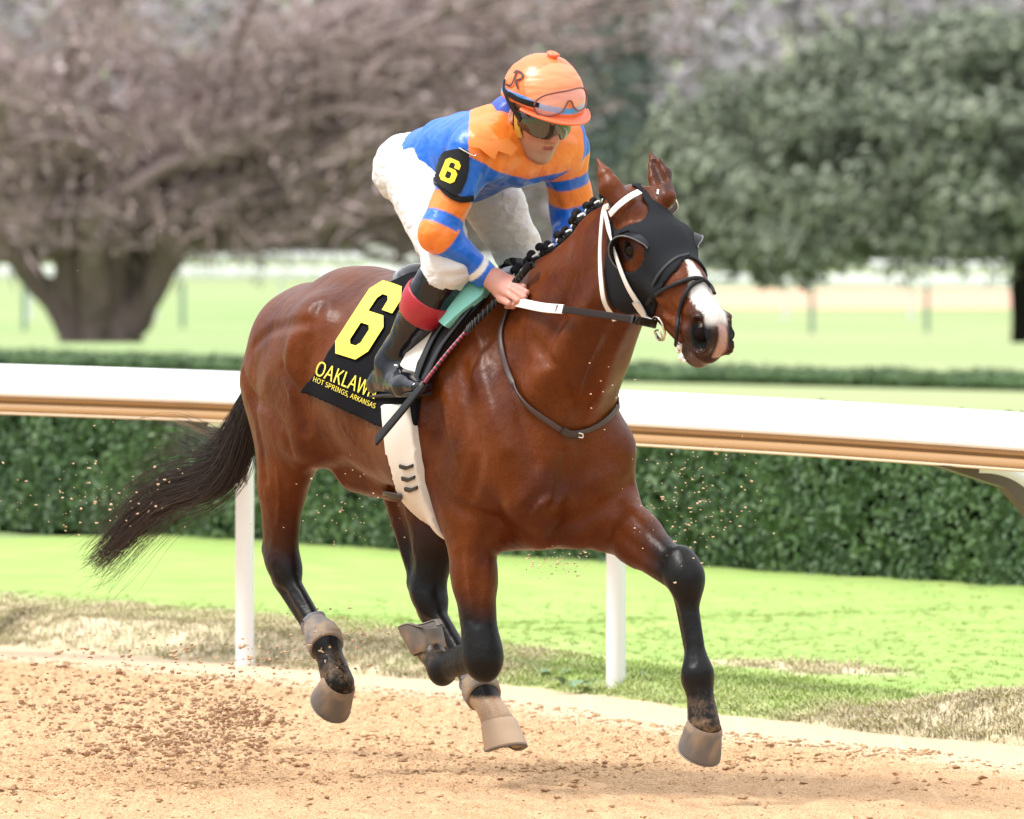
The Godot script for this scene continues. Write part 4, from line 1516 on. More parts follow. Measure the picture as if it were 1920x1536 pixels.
func hoof_mesh(co: Vector3, down: Vector3, toe: Vector3, size := 1.0) -> ArrayMesh:
	var s := Soup.new()
	var side := toe.cross(down).normalized()
	var rings := [[-0.010, 0.048, 0.050, 0.0], [0.002, 0.054, 0.057, 0.002], [0.016, 0.055, 0.058, 0.004], [0.045, 0.059, 0.064, 0.010], [0.074, 0.062, 0.069, 0.016], [0.080, 0.061, 0.067, 0.017], [0.079, 0.050, 0.055, 0.015], [0.068, 0.030, 0.035, 0.010], [0.066, 0.0, 0.0, 0.008]]
	var m := 28
	for q in rings:
		for i in m:
			var a := TAU * i / m
			var ct := cos(a)
			var heel := smoothstep(-0.2, -1.0, ct)
			var pinch := 1.0 - 0.10 * heel * heel
			var deep: float = q[0] * (1.0 - 0.35 * heel)
			s.v.append(co + (down * deep + toe * (ct * q[2] * (1.0 - 0.12 * heel) + q[3]) + side * sin(a) * q[1] * pinch) * size)
			var n := coat_n.get_noise_3dv((co + down * deep * 2.0 + side * sin(a) * 0.06 + toe * ct * 0.06) * 22.0)
			var c := Color(0.115, 0.100, 0.088).lerp(Color(0.27, 0.185, 0.115), clampf(0.35 + 1.4 * n + 12.0 * (0.02 - q[0]), 0, 1))
			s.c.append(c)
	for j in rings.size():
		for i in m:
			var q := j * m + i
			var du := s.v[j * m + (i + 1) % m] - s.v[j * m + (i + m - 1) % m]
			var dv := s.v[mini(j + 1, rings.size() - 1) * m + i] - s.v[maxi(j - 1, 0) * m + i]
			var n := du.cross(dv)
			if j > rings.size() - 3:
				n = down
			elif n.dot(s.v[q] - co - down * 0.04) < 0:
				n = -n
			s.n.append(n.normalized())
			if j < rings.size() - 1:
				var r := j * m + (i + 1) % m
				s.i.append_array([q, r, q + m, r, r + m, q + m])
	return s.mesh()

func hair_grain() -> NoiseTexture2D:
	var t := NoiseTexture2D.new()
	t.width = 1024
	t.height = 1024
	t.seamless = true
	t.noise = noise(0.07, 29, 3)
	var g := Gradient.new()
	g.offsets = PackedFloat32Array([0.0, 0.35, 0.65, 1.0])
	g.colors = PackedColorArray([Color(0.78, 0.76, 0.74), Color(0.88, 0.87, 0.86), Color(1, 1, 1), Color(1, 1, 1)])
	t.color_ramp = g
	return t

func build_horse() -> Node3D:
	body_bones = horse_bones()
	var crest_px := [[985, 552], [1010, 528], [1040, 495], [1075, 455], [1105, 423], [1140, 390], [1165, 362]]
	var pts: Array = []
	for q in crest_px:
		pts.append(loc(q[0], q[1], 0.0))
	crest = smooth(pts, 6)
	# settle the crest line onto the skin
	for i in crest.size():
		var nu := Vector3(-0.62, 0.785, 0)
		crest[i] = meet(body_bones, crest[i] + nu * 0.25, -nu, 0.6)
	var horse := thing("racehorse", "bay racehorse with white blaze and black legs galloping along the rail", "horse", horse_frame)
	var fur := bumps(0.012, 9.0, 512, 7)
	var hide := painted(0.38, {"albedo_texture": hair_grain(), "metallic_specular": 0.30, "normal_enabled": true, "normal_texture": fur, "normal_scale": 0.42, "uv1_triplanar": true, "uv1_scale": Vector3(2.5, 2.5, 2.5)})
	obj("body", skin(body_bones, CELL, coat), hide, horse)
	# hooves with light metal shoes
	var horn := painted(0.55)
	var steel := mat(Color(0.20, 0.17, 0.15), 0.55, {"metallic": 0.5})
	for q in [["near_fore", Vector3(-0.25, 0.93, 0.1), Vector3(-0.93, -0.25, 0.1)], ["far_fore", Vector3(-0.50, -0.86, 0.0), Vector3(0.86, -0.50, 0)], ["near_hind", Vector3(-0.72, -0.69, 0.0), Vector3(0.69, -0.72, 0)], ["far_hind", Vector3(0.30, -0.95, 0), Vector3(0.95, 0.30, 0)]]:
		var co: Vector3 = joints[q[0]][2]
		var down: Vector3 = q[1].normalized()
		var toe: Vector3 = (q[2] - down * q[2].dot(down)).normalized()
		var hm := horn
		if q[0] == "far_hind":
			hm = painted(0.6, {"albedo_color": Color(1.0, 1.0, 1.0)})
			hm.vertex_color_use_as_albedo = false
			hm.albedo_color = Color(0.50, 0.36, 0.24).linear_to_srgb()
		var h := obj("hoof", hoof_mesh(co, down, toe), hm, horse)
		var ring: Array = []
		var side := toe.cross(down).normalized()
		for i in 19:
			var a := lerpf(-2.5, 2.5, i / 18.0)
			ring.append(co + down * (0.081 * (1.0 - 0.33 * smoothstep(-0.2, -1.0, cos(a)))) + toe * (cos(a) * 0.060 + 0.016) + side * sin(a) * 0.054)
		var sh := Soup.new()
		sweep(sh, smooth(ring, 2), func(_x): return 0.009, func(_x): return 0.003, func(_a): return down, 8, null, 0.4)
		obj("shoe", sh.mesh(), steel, h)
	# eyes
	var wet := mat(Color(0.010, 0.006, 0.004), 0.10, {"metallic_specular": 0.3})
	for s in [1.0, -1.0]:
		var e := SphereMesh.new()
		e.radius = 0.023
		e.height = 0.046
		obj("eye", e, wet, horse, -hd(0.190, -0.075, 0.088 * s))
	# black balls added for the shade inside the nostrils, foam at the lips
	for s in [1.0, -1.0]:
		var e := SphereMesh.new()
		e.radius = 0.021
		e.height = 0.042
		obj("nostril", e, mat(Color(0.010, 0.006, 0.006), 0.9, {"metallic_specular": 0.1}), horse, -hd(0.553, -0.062, 0.043 * s))
	rng.seed = 105
	var froth: Array = []
	for i in 16:
		var c := hd(rng.randf_range(0.46, 0.545), -0.158 - 0.035 * rng.randf(), rng.randf_range(0.012, 0.040))
		var r := rng.randf_range(0.004, 0.010)
		froth.append(ball(c, Vector3(1, 0, 0), Vector3.UP, r, r, r, 0.006))
	obj("foam", skin(froth, 0.003, null), mat(Color(0.75, 0.68, 0.62), 0.5), horse)
	build_mane(horse)
	build_tail(horse)
	return horse

func build_mane(horse: Node3D) -> void:
	# the mane is plaited into knots along the crest, each bound with white yarn
	var hair := mat(Color(0.010, 0.009, 0.010), 0.7, {"metallic_specular": 0.25})
	var yarn := mat(Color(0.78, 0.76, 0.72), 0.8)
	var ridge := Soup.new()
	sweep(ridge, crest, func(_x): return 0.016, func(_x): return 0.012, func(_a): return Vector3(-0.6, 0.8, 0), 8)
	obj("mane", ridge.mesh(), hair, horse)
	rng.seed = 111
	var count := 14
	var knots: Array = []
	for k in 2:
		var bones: Array = []
		bones.append(ball(Vector3(0, 0.006, 0.006), Vector3(0, 0, 1), Vector3.UP, 0.016, 0.018, 0.014, 0.006))
		bones.append(ball(Vector3(0, 0.034, 0), Vector3(0, 0, 1), Vector3.UP, 0.0145, 0.012, 0.014, 0.004))
		bones.append(ball(Vector3(0.008 - 0.014 * k, 0.027, 0.010), Vector3(0, 0, 1), Vector3.UP, 0.011, 0.011, 0.011, 0.004))
		knots.append(skin(bones, 0.004, null, 0.0, null, coat_n, 0.0015, null, null, Vector3.ONE * 180.0))
	var loop: Array = []
	for i in 10:
		loop.append(Vector3(cos(TAU * i / 10.0) * 0.0135, 0.020, sin(TAU * i / 10.0) * 0.0135))
	var band := tube(smooth(loop, 2, true), 0.0042, 0.0042, 6)
	for k in count:
		var c := crest[int(lerpf(1.0, crest.size() - 3.0, k / float(count - 1)))]
		var out := Vector3(-0.55, 0.75, 0.30 + 0.12 * rng.randf()).normalized()
		var x := out.cross(Vector3(0.3, 0.2, 0.9)).normalized()
		var frame := Transform3D(Basis(x, out, x.cross(out)).scaled(Vector3.ONE * rng.randf_range(0.85, 1.15)), c)
		var o := obj("mane_braid", knots[k % 2], hair, horse)
		o.transform = frame
		obj("yarn", band, yarn, o)

func build_tail(horse: Node3D) -> void:
	rng.seed = 121
	var guide: Array = []
	for q in [[552, 585, 0.0], [510, 650, 0.0], [480, 735, 0.0], [454, 812, 0.0], [428, 874, 0.01], [378, 912, 0.02], [312, 940, 0.03], [250, 985, 0.04], [188, 1034, 0.05]]:
		guide.append(loc(q[0], q[1], q[2]))
	var line := smooth(guide, 4)
	var n := line.size()
	var s := Soup.new()
	var dark := Color(0.011, 0.009, 0.010)
	var warm := Color(0.042, 0.026, 0.022)
	var hair := func(start: float, finish: float, a: float, rad: float, flare: float, lift: float, thick: float, tone: float) -> void:
		var pts := PackedVector3Array()
		var m := 15
		var wob := rng.randf() * 20.0
		for i in m:
			var t := lerpf(start, finish, i / float(m - 1))
			var x := clampf(t, 0, 1) * (n - 1)
			var j := mini(int(x), n - 2)
			var c := line[j].lerp(line[j + 1], x - j)
			if t > 1.0:
				c = line[n - 1] + (line[n - 1] - line[n - 3]) * (t - 1.0) * 6.0
			var tan := (line[j + 1] - line[j]).normalized()
			var u := Vector3(0, 0, 1)
			var v := tan.cross(u).normalized()
			var body := 0.026 + 0.026 * smoothstep(0.12, 0.42, t) - 0.046 * smoothstep(0.42, 0.88, t)
			var r := rad * (body + flare * smoothstep(0.35, 1.1, t))
			c += (u * cos(a) * 0.75 + v * sin(a)) * r + v * -lift * smoothstep(0.25, 0.9, t)
			c += (u * sin(wob + t * 8.0) + v * (0.6 * cos(wob * 1.3 + t * 7.0) + 0.7 * sin(t * 10.0 + 0.6))) * 0.028 * smoothstep(0.25, 1.0, t)
			pts.append(c)
		sweep(s, pts, func(x): return thick * (1.0 - 0.75 * x * x), func(x): return thick * (1.0 - 0.75 * x * x), func(_a): return Vector3(0.2, 0.1, 0.97), 3, func(x): return dark.lerp(warm, clampf(tone * (0.25 + 0.9 * x), 0, 1)))
	for i in 850:
		hair.call(rng.randf() * 0.15, 1.10 - 0.66 * pow(rng.randf(), 1.1), rng.randf() * TAU, sqrt(rng.randf()), rng.randf_range(0.0, 0.035), rng.randfn() * 0.014, rng.randf_range(0.0012, 0.0024), rng.randf())
	for i in 460:
		hair.call(rng.randf() * 0.25, rng.randf_range(0.75, 1.16), rng.randf() * TAU, rng.randf_range(0.6, 1.2), rng.randf_range(0.02, 0.09), rng.randfn() * 0.05 - 0.01, rng.randf_range(0.0007, 0.0012), rng.randf_range(0.4, 1.2))
	for i in 260:
		# loose strands blown up above the rest
		hair.call(0.12 + rng.randf() * 0.2, rng.randf_range(0.55, 0.85), rng.randf() * TAU, rng.randf_range(0.8, 1.3), 0.03, -rng.randf_range(0.06, 0.28), rng.randf_range(0.0006, 0.0011), rng.randf_range(0.3, 1.0))
	obj("tail", s.mesh(), painted(0.45), horse)
	# the dock that the hair grows from
	var dock := PackedVector3Array()
	for i in 8:
		dock.append(line[i])
	obj("dock", tube(dock, 0.032, 0.014, 10), mat(dark, 0.6), horse)

var joints := {}

# ---------------------------------------------------------------- patches: plates that follow a skin
var cloth_bones: Array = []

static func inside2(poly: PackedVector2Array, p: Vector2) -> float:
	# signed distance to a polygon
	var d := 1e9
	var s := 1.0
	var n := poly.size()
	for i in n:
		var a := poly[i]
		var b := poly[(i + 1) % n]
		var e := b - a
		var w := p - a
		d = minf(d, (w - e * clampf(w.dot(e) / e.length_squared(), 0.0, 1.0)).length_squared())
		if (a.y > p.y) != (b.y > p.y) and p.x < (b.x - a.x) * (p.y - a.y) / (b.y - a.y) + a.x:
			s = -s
	return s * sqrt(d)

func split_tris(tris: Array, longest: float) -> Array:
	var out: Array = []
	while tris:
		var t: Array = tris.pop_back()
		var a: Vector2 = t[0]
		var b: Vector2 = t[1]
		var c: Vector2 = t[2]
		var ab := a.distance_to(b)
		var bc := b.distance_to(c)
		var ca := c.distance_to(a)
		var m := maxf(ab, maxf(bc, ca))
		if m <= longest:
			out.append(t)
		elif ab == m:
			tris.append([a, (a + b) * 0.5, c])
			tris.append([(a + b) * 0.5, b, c])
		elif bc == m:
			tris.append([a, b, (b + c) * 0.5])
			tris.append([a, (b + c) * 0.5, c])
		else:
			tris.append([a, b, (a + c) * 0.5])
			tris.append([b, c, (a + c) * 0.5])
	return out

func tris_of(poly: PackedVector2Array) -> Array:
	var out: Array = []
	var ids := Geometry2D.triangulate_polygon(poly)
	for i in range(0, ids.size(), 3):
		out.append([poly[ids[i]], poly[ids[i + 1]], poly[ids[i + 2]]])
	return out

# flat shapes pressed onto a skin: print, plates, straps cut from sheet
func pressed(bones: Array, tris: Array, off: float, thick := 0.0, longest := 9.0, mirror := false) -> ArrayMesh:
	var s := Soup.new()
	var known := {}
	var edges := {}
	for t in split_tris(tris.duplicate(), longest):
		var id: Array = []
		for q: Vector2 in t:
			var key := Vector2i((q * 50.0).round())
			if not known.has(key):
				var p := seen(bones, q.x, q.y)
				if p == Vector3.INF:
					known[key] = -1
				else:
					var n := slope(bones, p)
					known[key] = s.v.size()
					s.v.append(p + n * off)
					s.n.append(n)
			id.append(known[key])
		if id.has(-1):
			continue
		s.i.append_array(id)
		for e in 3:
			var k := [id[e], id[(e + 1) % 3]]
			if edges.has([k[1], k[0]]):
				edges.erase([k[1], k[0]])
			else:
				edges[k] = true
	if thick > 0.0:
		# rim running down to the skin
		for k in edges:
			var a: Vector3 = s.v[k[0]]
			var b: Vector3 = s.v[k[1]]
			var n: Vector3 = s.n[k[0]]
			var w := s.v.size()
			var out := (b - a).cross(n).normalized()
			s.v.append_array([a, b, b - n * thick, a - n * thick])
			s.n.append_array([out, out, out, out])
			s.i.append_array([w, w + 1, w + 2, w, w + 2, w + 3])
	if mirror:
		for i in s.v.size():
			s.v[i] *= Vector3(1, 1, -1)
			s.n[i] *= Vector3(1, 1, -1)
	return s.mesh()

func poly_px(list: Array) -> PackedVector2Array:
	var out := PackedVector2Array()
	for q in list:
		out.append(Vector2(q[0], q[1]))
	return out

# letters laid along a baseline given in picture points
func letters(text: String, origin: Vector2, along: Vector2, up: Vector2, bold := 400) -> Array:
	var tm := TextMesh.new()
	var f := SystemFont.new()
	f.font_names = PackedStringArray(["Droid Sans"])
	f.font_weight = bold
	tm.font = f
	tm.text = text
	tm.font_size = 64
	tm.pixel_size = 1.0 / 64.0
	tm.depth = 0.0
	tm.curve_step = 4.0
	tm.horizontal_alignment = HORIZONTAL_ALIGNMENT_LEFT
	tm.vertical_alignment = VERTICAL_ALIGNMENT_BOTTOM
	var arr := tm.surface_get_arrays(0) if tm.get_surface_count() else []
	var out: Array = []
	if arr.is_empty():
		return out
	var v: PackedVector3Array = arr[Mesh.ARRAY_VERTEX]
	var n: PackedVector3Array = arr[Mesh.ARRAY_NORMAL]
	var ids: PackedInt32Array = arr[Mesh.ARRAY_INDEX] if arr[Mesh.ARRAY_INDEX] != null else PackedInt32Array()
	if ids.is_empty():
		ids = PackedInt32Array(range(v.size()))
	var lo := Vector2(1e9, 1e9)
	var hi := -lo
	for p in v:
		lo = lo.min(Vector2(p.x, p.y))
		hi = hi.max(Vector2(p.x, p.y))
	for i in range(0, ids.size(), 3):
		if n[ids[i]].z < 0.5:
			continue
		var t: Array = []
		for k in 3:
			var p := v[ids[i + k]]
			t.append(origin + along * (p.x - lo.x) / (hi.x - lo.x) + up * (p.y - lo.y) / (hi.y - lo.y))
		out.append(t)
	return out

# a block figure six with clipped corners, in the unit square
func six(origin: Vector2, along: Vector2, up: Vector2) -> Array:
	var o := [[0.2, 1], [0.8, 1], [1, 0.86], [1, 0.66], [0.66, 0.66], [0.66, 0.79], [0.58, 0.84], [0.42, 0.84], [0.34, 0.78], [0.34, 0.60], [0.8, 0.60], [1, 0.47], [1, 0.14], [0.8, 0], [0.2, 0], [0, 0.14]]
	var quads := [
		[[0, 0.14], [0.34, 0.21], [0.34, 0.78], [0, 0.86]],
		[[0, 0.86], [0.34, 0.78], [0.42, 0.84], [0.2, 1]],
		[[0.2, 1], [0.42, 0.84], [0.58, 0.84], [0.8, 1]],
		[[0.8, 1], [0.58, 0.84], [0.66, 0.79], [1, 0.86]],
		[[1, 0.86], [0.66, 0.79], [0.66, 0.66], [1, 0.66]],
		[[0.34, 0.60], [0.34, 0.44], [0.58, 0.44], [0.8, 0.60]],
		[[0.8, 0.60], [0.58, 0.44], [0.66, 0.39], [1, 0.47]],
		[[1, 0.47], [0.66, 0.39], [0.66, 0.21], [1, 0.14]],
		[[1, 0.14], [0.66, 0.21], [0.58, 0.16], [0.8, 0]],
		[[0.8, 0], [0.58, 0.16], [0.42, 0.16], [0.2, 0]],
		[[0.2, 0], [0.42, 0.16], [0.34, 0.21], [0, 0.14]]]
	var out: Array = []
	for q in quads:
		var p: Array = []
		for k in q:
			p.append(origin + along * k[0] + up * k[1])
		out.append([p[0], p[1], p[2]])
		out.append([p[0], p[2], p[3]])
	return out

func on_skin(bones: Array, list: Array, off: float) -> PackedVector3Array:
	var pts: Array = []
	for q in list:
		var p := seen(bones, q[0], q[1])
		if p != Vector3.INF:
			pts.append(p + slope(bones, p) * off)
	return smooth(pts, 5)

func facing(bones: Array, line: PackedVector3Array) -> Callable:
	return func(a: int) -> Vector3: return slope(bones, line[a])

func flip(line: PackedVector3Array) -> PackedVector3Array:
	var out := PackedVector3Array()
	for i in range(line.size() - 1, -1, -1):
		out.append(line[i] * Vector3(1, 1, -1))
	return out

# ---------------------------------------------------------------- saddlery
func build_tack() -> void:
	var black := mat(Color(0.010, 0.010, 0.012), 0.9, {"metallic_specular": 0.15})
	var yellow := mat(Color(0.80, 0.66, 0.07), 0.7)
	var body := body_bones
	# saddle cloth: cut from the trunk's own shape, a finger thick
	var outline := PackedVector2Array()
	var px := [[738, 534], [700, 560], [650, 625], [610, 680], [573, 736], [630, 760], [690, 788], [703, 796], [742, 806], [781, 814], [787, 770], [800, 700], [835, 630], [880, 565]]
	for q in px:
		var p := seen(body, q[0], q[1])
		outline.append(Vector2(p.x, p.y))
	outline.append(Vector2(outline[outline.size() - 1].x + 0.02, 1.62))
	outline.append(Vector2(outline[0].x + 0.02, 1.62))
	var trunk := body.filter(func(b): return not b.neg and b.A.x < 0.35 and b.A.x > -1.2 and b.A.y > 0.95 and b.chain.is_empty())
	cloth_bones = order(trunk)
	var c0 := Vector3(-0.35, 1.15, 0)
	var cloth := thing("saddle_cloth", "black saddle cloth with yellow number six and lettering on the bay horse", "saddle cloth", on_horse(c0))
	var lo := Vector3(-1.0, 0.8, -0.5)
	var hi := Vector3(0.2, 1.7, 0.5)
	obj("cloth", skin(trunk, CELL * 0.8, null, 0.014, func(p: Vector3): return inside2(outline, Vector2(p.x, p.y)), noise(4.0, 131, 2), 0.004, lo, hi), black, cloth, c0)
	obj("number", pressed(cloth_bones, six(Vector2(628, 663), Vector2(60, 19), Vector2(84, -130)), 0.0215, 0.0, 7.0), yellow, cloth, c0)
	obj("lettering", pressed(cloth_bones, letters("OAKLAWN", Vector2(601, 704), Vector2(112, 46), Vector2(9, -25)), 0.0205, 0.0, 7.0), yellow, cloth, c0)
	obj("lettering", pressed(cloth_bones, letters("HOT SPRINGS, ARKANSAS", Vector2(598, 717), Vector2(116, 52), Vector2(3, -10)), 0.0205, 0.0, 7.0), yellow, cloth, c0)
	# girth
	var g0 := Vector3(-0.1, 0.75, 0)
	var girth := thing("girth", "white elastic girth passing down round the horse's chest", "girth", on_horse(g0))
	var gp := PackedVector2Array()
	for q in [[726, 758], [731, 830], [746, 882], [768, 938]]:
		var p := seen(cloth_bones, q[0], q[1])
		gp.append(Vector2(p.x, p.y))
	var gl := gp[3]
	gp.append(Vector2(gl.x + 0.03, 0.55))
	var right: Array = []
	for q in [[776, 758], [783, 800], [790, 850], [797, 905]]:
		var p := seen(cloth_bones, q[0], q[1])
		right.append(Vector2(p.x, p.y))
	gp.append(Vector2(right[3].x + 0.03, 0.55))
	right.reverse()
	for q in right:
		gp.append(q)
	obj("band", skin(trunk, 0.008, null, 0.024, func(p: Vector3): return inside2(gp, Vector2(p.x, p.y)), null, 0.0, Vector3(-0.5, 0.6, -0.5), Vector3(0.4, 1.4, 0.5)), mat(Color(0.66, 0.60, 0.53), 0.75), girth, g0)
	for q in [[762, 866], [766, 887], [771, 905]]:
		var kp := poly_px([[q[0], q[1]], [q[0] + 13, q[1] + 4], [q[0] + 26, q[1] + 1], [q[0] + 26, q[1] + 7], [q[0] + 13, q[1] + 10], [q[0] + 1, q[1] + 6]])
		obj("keeper", pressed(cloth_bones, tris_of(kp), 0.031, 0.006, 14.0), mat(Color(0.02, 0.02, 0.02), 0.6), girth, g0)
	obj("strap_end", pressed(cloth_bones, tris_of(poly_px([[695, 911], [701, 907], [735, 910], [766, 916], [767, 925], [735, 919], [699, 917]])), 0.034, 0.005, 14.0), mat(Color(0.02, 0.017, 0.015), 0.5), girth, g0)
	# saddle: light seat with cantle and flaps, stirrup leathers
	var s0 := Vector3(-0.15, 1.45, 0)
	var saddle := thing("saddle", "light racing saddle with grey seat and black straps under the jockey", "saddle", on_horse(s0))
	var seat: Array = []
	var ca := loc(783, 520, 0.0)
	seat.append(ball(ca, Vector3(0.35, 1, 0), Vector3(1, -0.35, 0), 0.045, 0.018, 0.085, 0.03))
	seat.append(ell(ca + Vector3(0.03, -0.035, 0), Vector3(0.02, 1.47, 0), 0.10, 0.028, 0.06, 0.03, 0.04))
	seat.append(ball(Vector3(0.05, 1.485, 0), Vector3(1, 0.6, 0), Vector3(-0.6, 1, 0), 0.05, 0.025, 0.05, 0.03))
	obj("seat", skin(seat, 0.008, null), mat(Color(0.27, 0.29, 0.33), 0.35), saddle, s0)
	obj("pad", pressed(cloth_bones, tris_of(poly_px([[872, 538], [908, 546], [850, 606], [815, 668], [800, 735], [758, 735], [768, 690], [812, 606]])), 0.036, 0.03, 14.0), mat(Color(0.68, 0.63, 0.56), 0.7), saddle, s0)
	obj("pad", pressed(cloth_bones, tris_of(poly_px([[872, 538], [908, 546], [850, 606], [815, 668], [800, 735], [758, 735], [768, 690], [812, 606]])), 0.036, 0.03, 14.0, true), mat(Color(0.68, 0.63, 0.56), 0.7), saddle, s0)
	obj("flap", pressed(cloth_bones, tris_of(poly_px([[896, 543], [932, 552], [880, 625], [836, 690], [800, 752], [786, 748], [800, 690], [838, 618]])), 0.045, 0.02, 14.0), mat(Color(0.010, 0.010, 0.011), 0.38, {"metallic_specular": 0.35}), saddle, s0)
	obj("flap", pressed(cloth_bones, tris_of(poly_px([[896, 543], [932, 552], [880, 625], [836, 690], [800, 752], [786, 748], [800, 690], [838, 618]])), 0.045, 0.02, 14.0, true), mat(Color(0.010, 0.010, 0.011), 0.38, {"metallic_specular": 0.35}), saddle, s0)
	for q in [[[908, 548], [872, 590], [838, 640], [812, 690], [793, 742]], [[922, 556], [888, 604], [852, 656], [824, 704], [803, 744]]]:
		var l := on_skin(cloth_bones, q, 0.052)
		obj("stirrup_leather", strap(l, 0.016, 0.006, facing(cloth_bones, l)), mat(Color(0.012, 0.012, 0.013), 0.22), saddle, s0)
	var towel := thing("turquoise_pad", "small turquoise foam pad tucked under the front of the saddle", "pad", on_horse(Vector3(0.02, 1.38, 0.15)))
	obj("pad", pressed(cloth_bones, tris_of(poly_px([[834, 598], [868, 570], [905, 542], [918, 548], [929, 562], [897, 592], [862, 626], [846, 612]])), 0.066, 0.03, 10.0), mat(Color(0.25, 0.62, 0.54), 0.8), towel, Vector3(0.02, 1.38, 0.15))
	# strap round the base of the neck, buckled on the breast
	var b0 := Vector3(0.35, 1.0, 0)
	var breast := thing("neck_strap", "thin brown leather strap round the horse's neck, buckled on the breast", "strap", on_horse(b0))
	var leather := mat(Color(0.055, 0.030, 0.026), 0.45)
	var near := on_skin(body, [[955, 580], [941, 622], [944, 660], [958, 708], [988, 755], [1028, 790], [1062, 810], [1098, 806], [1132, 788], [1155, 762], [1166, 740]], 0.008)
	var loopline := near.duplicate()
	var others := on_skin(body, [[955, 580], [941, 622], [944, 660], [958, 708], [985, 750]], 0.010)
	loopline.append_array(flip(others))
	loopline = smooth(Array(loopline).filter(func(_p): return true), 1)
	obj("strap", strap(loopline, 0.017, 0.008, facing(body, loopline), 0.2), leather, breast, b0)
	var bk := on_skin(body, [[1052, 805], [1062, 811], [1082, 813]], 0.014)
	obj("loop", strap(bk, 0.022, 0.010, facing(body, bk)), mat(Color(0.03, 0.018, 0.016), 0.4), breast, b0)
	var bu := on_skin(body, [[1078, 808], [1086, 810], [1085, 817], [1077, 816]], 0.018)
	obj("buckle", tube(bu, 0.003, 0.003, 6), mat(Color(0.7, 0.68, 0.64), 0.25, {"metallic": 1.0}), breast, b0)
	build_hood()
	build_bridle()
	build_bandages()

func build_hood() -> void:
	var body := body_bones
	var h0 := hd(0.15, -0.1, 0)
	var hood := thing("blinker_hood", "black mesh blinker hood with eye cups over the horse's head", "hood", on_horse(h0))
	var near_eye := hd(0.198, -0.078, 0)
	var ears: Array = [loc(1166, 378, 0.064), loc(1240, 342, -0.060), loc(1176, 398, 0.07), loc(1252, 364, -0.066), loc(1146, 340, 0.075), loc(1230, 312, -0.068)]
	var region := func(p: Vector3) -> float:
		var h := p - head_o
		var t := h.dot(head_t)
		var n := h.dot(head_n)
		var d := t - (0.335 + 0.35 * maxf(absf(p.z) - 0.02, 0.0) * (1.0 if n > -0.1 else 0.6) - 0.02 * smoothstep(0.05, 0.0, absf(p.z)))
		d = maxf(d, 0.705 + 0.10 * (p.y - 1.6) - p.x)
		d = maxf(d, -0.31 - n)
		var e := Vector2(t - 0.198, (n + 0.078) * 1.05)
		if absf(p.z) > 0.03:
			d = maxf(d, 0.057 - e.length())
		for q: Vector3 in ears:
			d = maxf(d, 0.060 - p.distance_to(q))
		return d
	var lo := hd(0.15, -0.1, 0) - Vector3(0.4, 0.4, 0.25)
	var hi := hd(0.15, -0.1, 0) + Vector3(0.4, 0.4, 0.25)
	var head_bones := body.filter(func(b): return b.A.x > 0.3 and b.A.y > 1.2)
	var mesh_t := bumps(0.12, 10.0, 256, 8)
	obj("hood", skin(head_bones, 0.006, null, 0.007, region, null, 0.0, lo, hi), mat(Color(0.012, 0.013, 0.016), 0.75, {"metallic_specular": 0.25, "normal_enabled": true, "normal_texture": mesh_t, "uv1_triplanar": true, "uv1_scale": Vector3(14, 14, 14), "normal_scale": 0.5}), hood, h0)
	for s in [1.0, -1.0]:
		# stiff half cup behind each eye
		var cup := Soup.new()
		var m := 22
		for i in m:
			var a := lerpf(1.15, 5.15, i / float(m - 1))
			var fade := sin(PI * clampf(i / float(m - 1), 0.03, 0.97))
			for j in 5:
				var q := j / 4.0
				var r := 0.058 + 0.006 * sin(q * PI)
				var z: float = (0.066 + 0.080 * q * pow(fade, 0.6))
				var p := hd(0.198 + cos(a) * r + 0.018 * q, -0.078 + sin(a) * r, z * s)
				cup.v.append(p)
				cup.n.append((head_t * -cos(a) + head_n * -sin(a)).normalized())
		for i in m - 1:
			for j in 4:
				var q := i * 5 + j
				cup.i.append_array([q, q + 1, q + 5, q + 1, q + 6, q + 5])
		obj("eye_cup", cup.mesh(), mat(Color(0.011, 0.011, 0.013), 0.35, {"metallic_specular": 0.3}), hood, h0)
		var lip: Array = []
		for i in m:
			lip.append(cup.v[i * 5 + 4])
		obj("cup_highlight", tube(smooth(lip, 2), 0.0022, 0.0022, 6), mat(Color(0.10, 0.10, 0.105), 0.4), hood, h0)  # paler grey line painted as the highlight on the cup's edge
	# bound edge across the face
	var rim := on_skin(body, [[1220, 560], [1228, 535], [1245, 508], [1268, 488], [1290, 481], [1306, 486], [1316, 500]], 0.008)
	obj("binding", strap(rim, 0.010, 0.006, facing(body, rim)), mat(Color(0.012, 0.012, 0.014), 0.7), hood, h0)

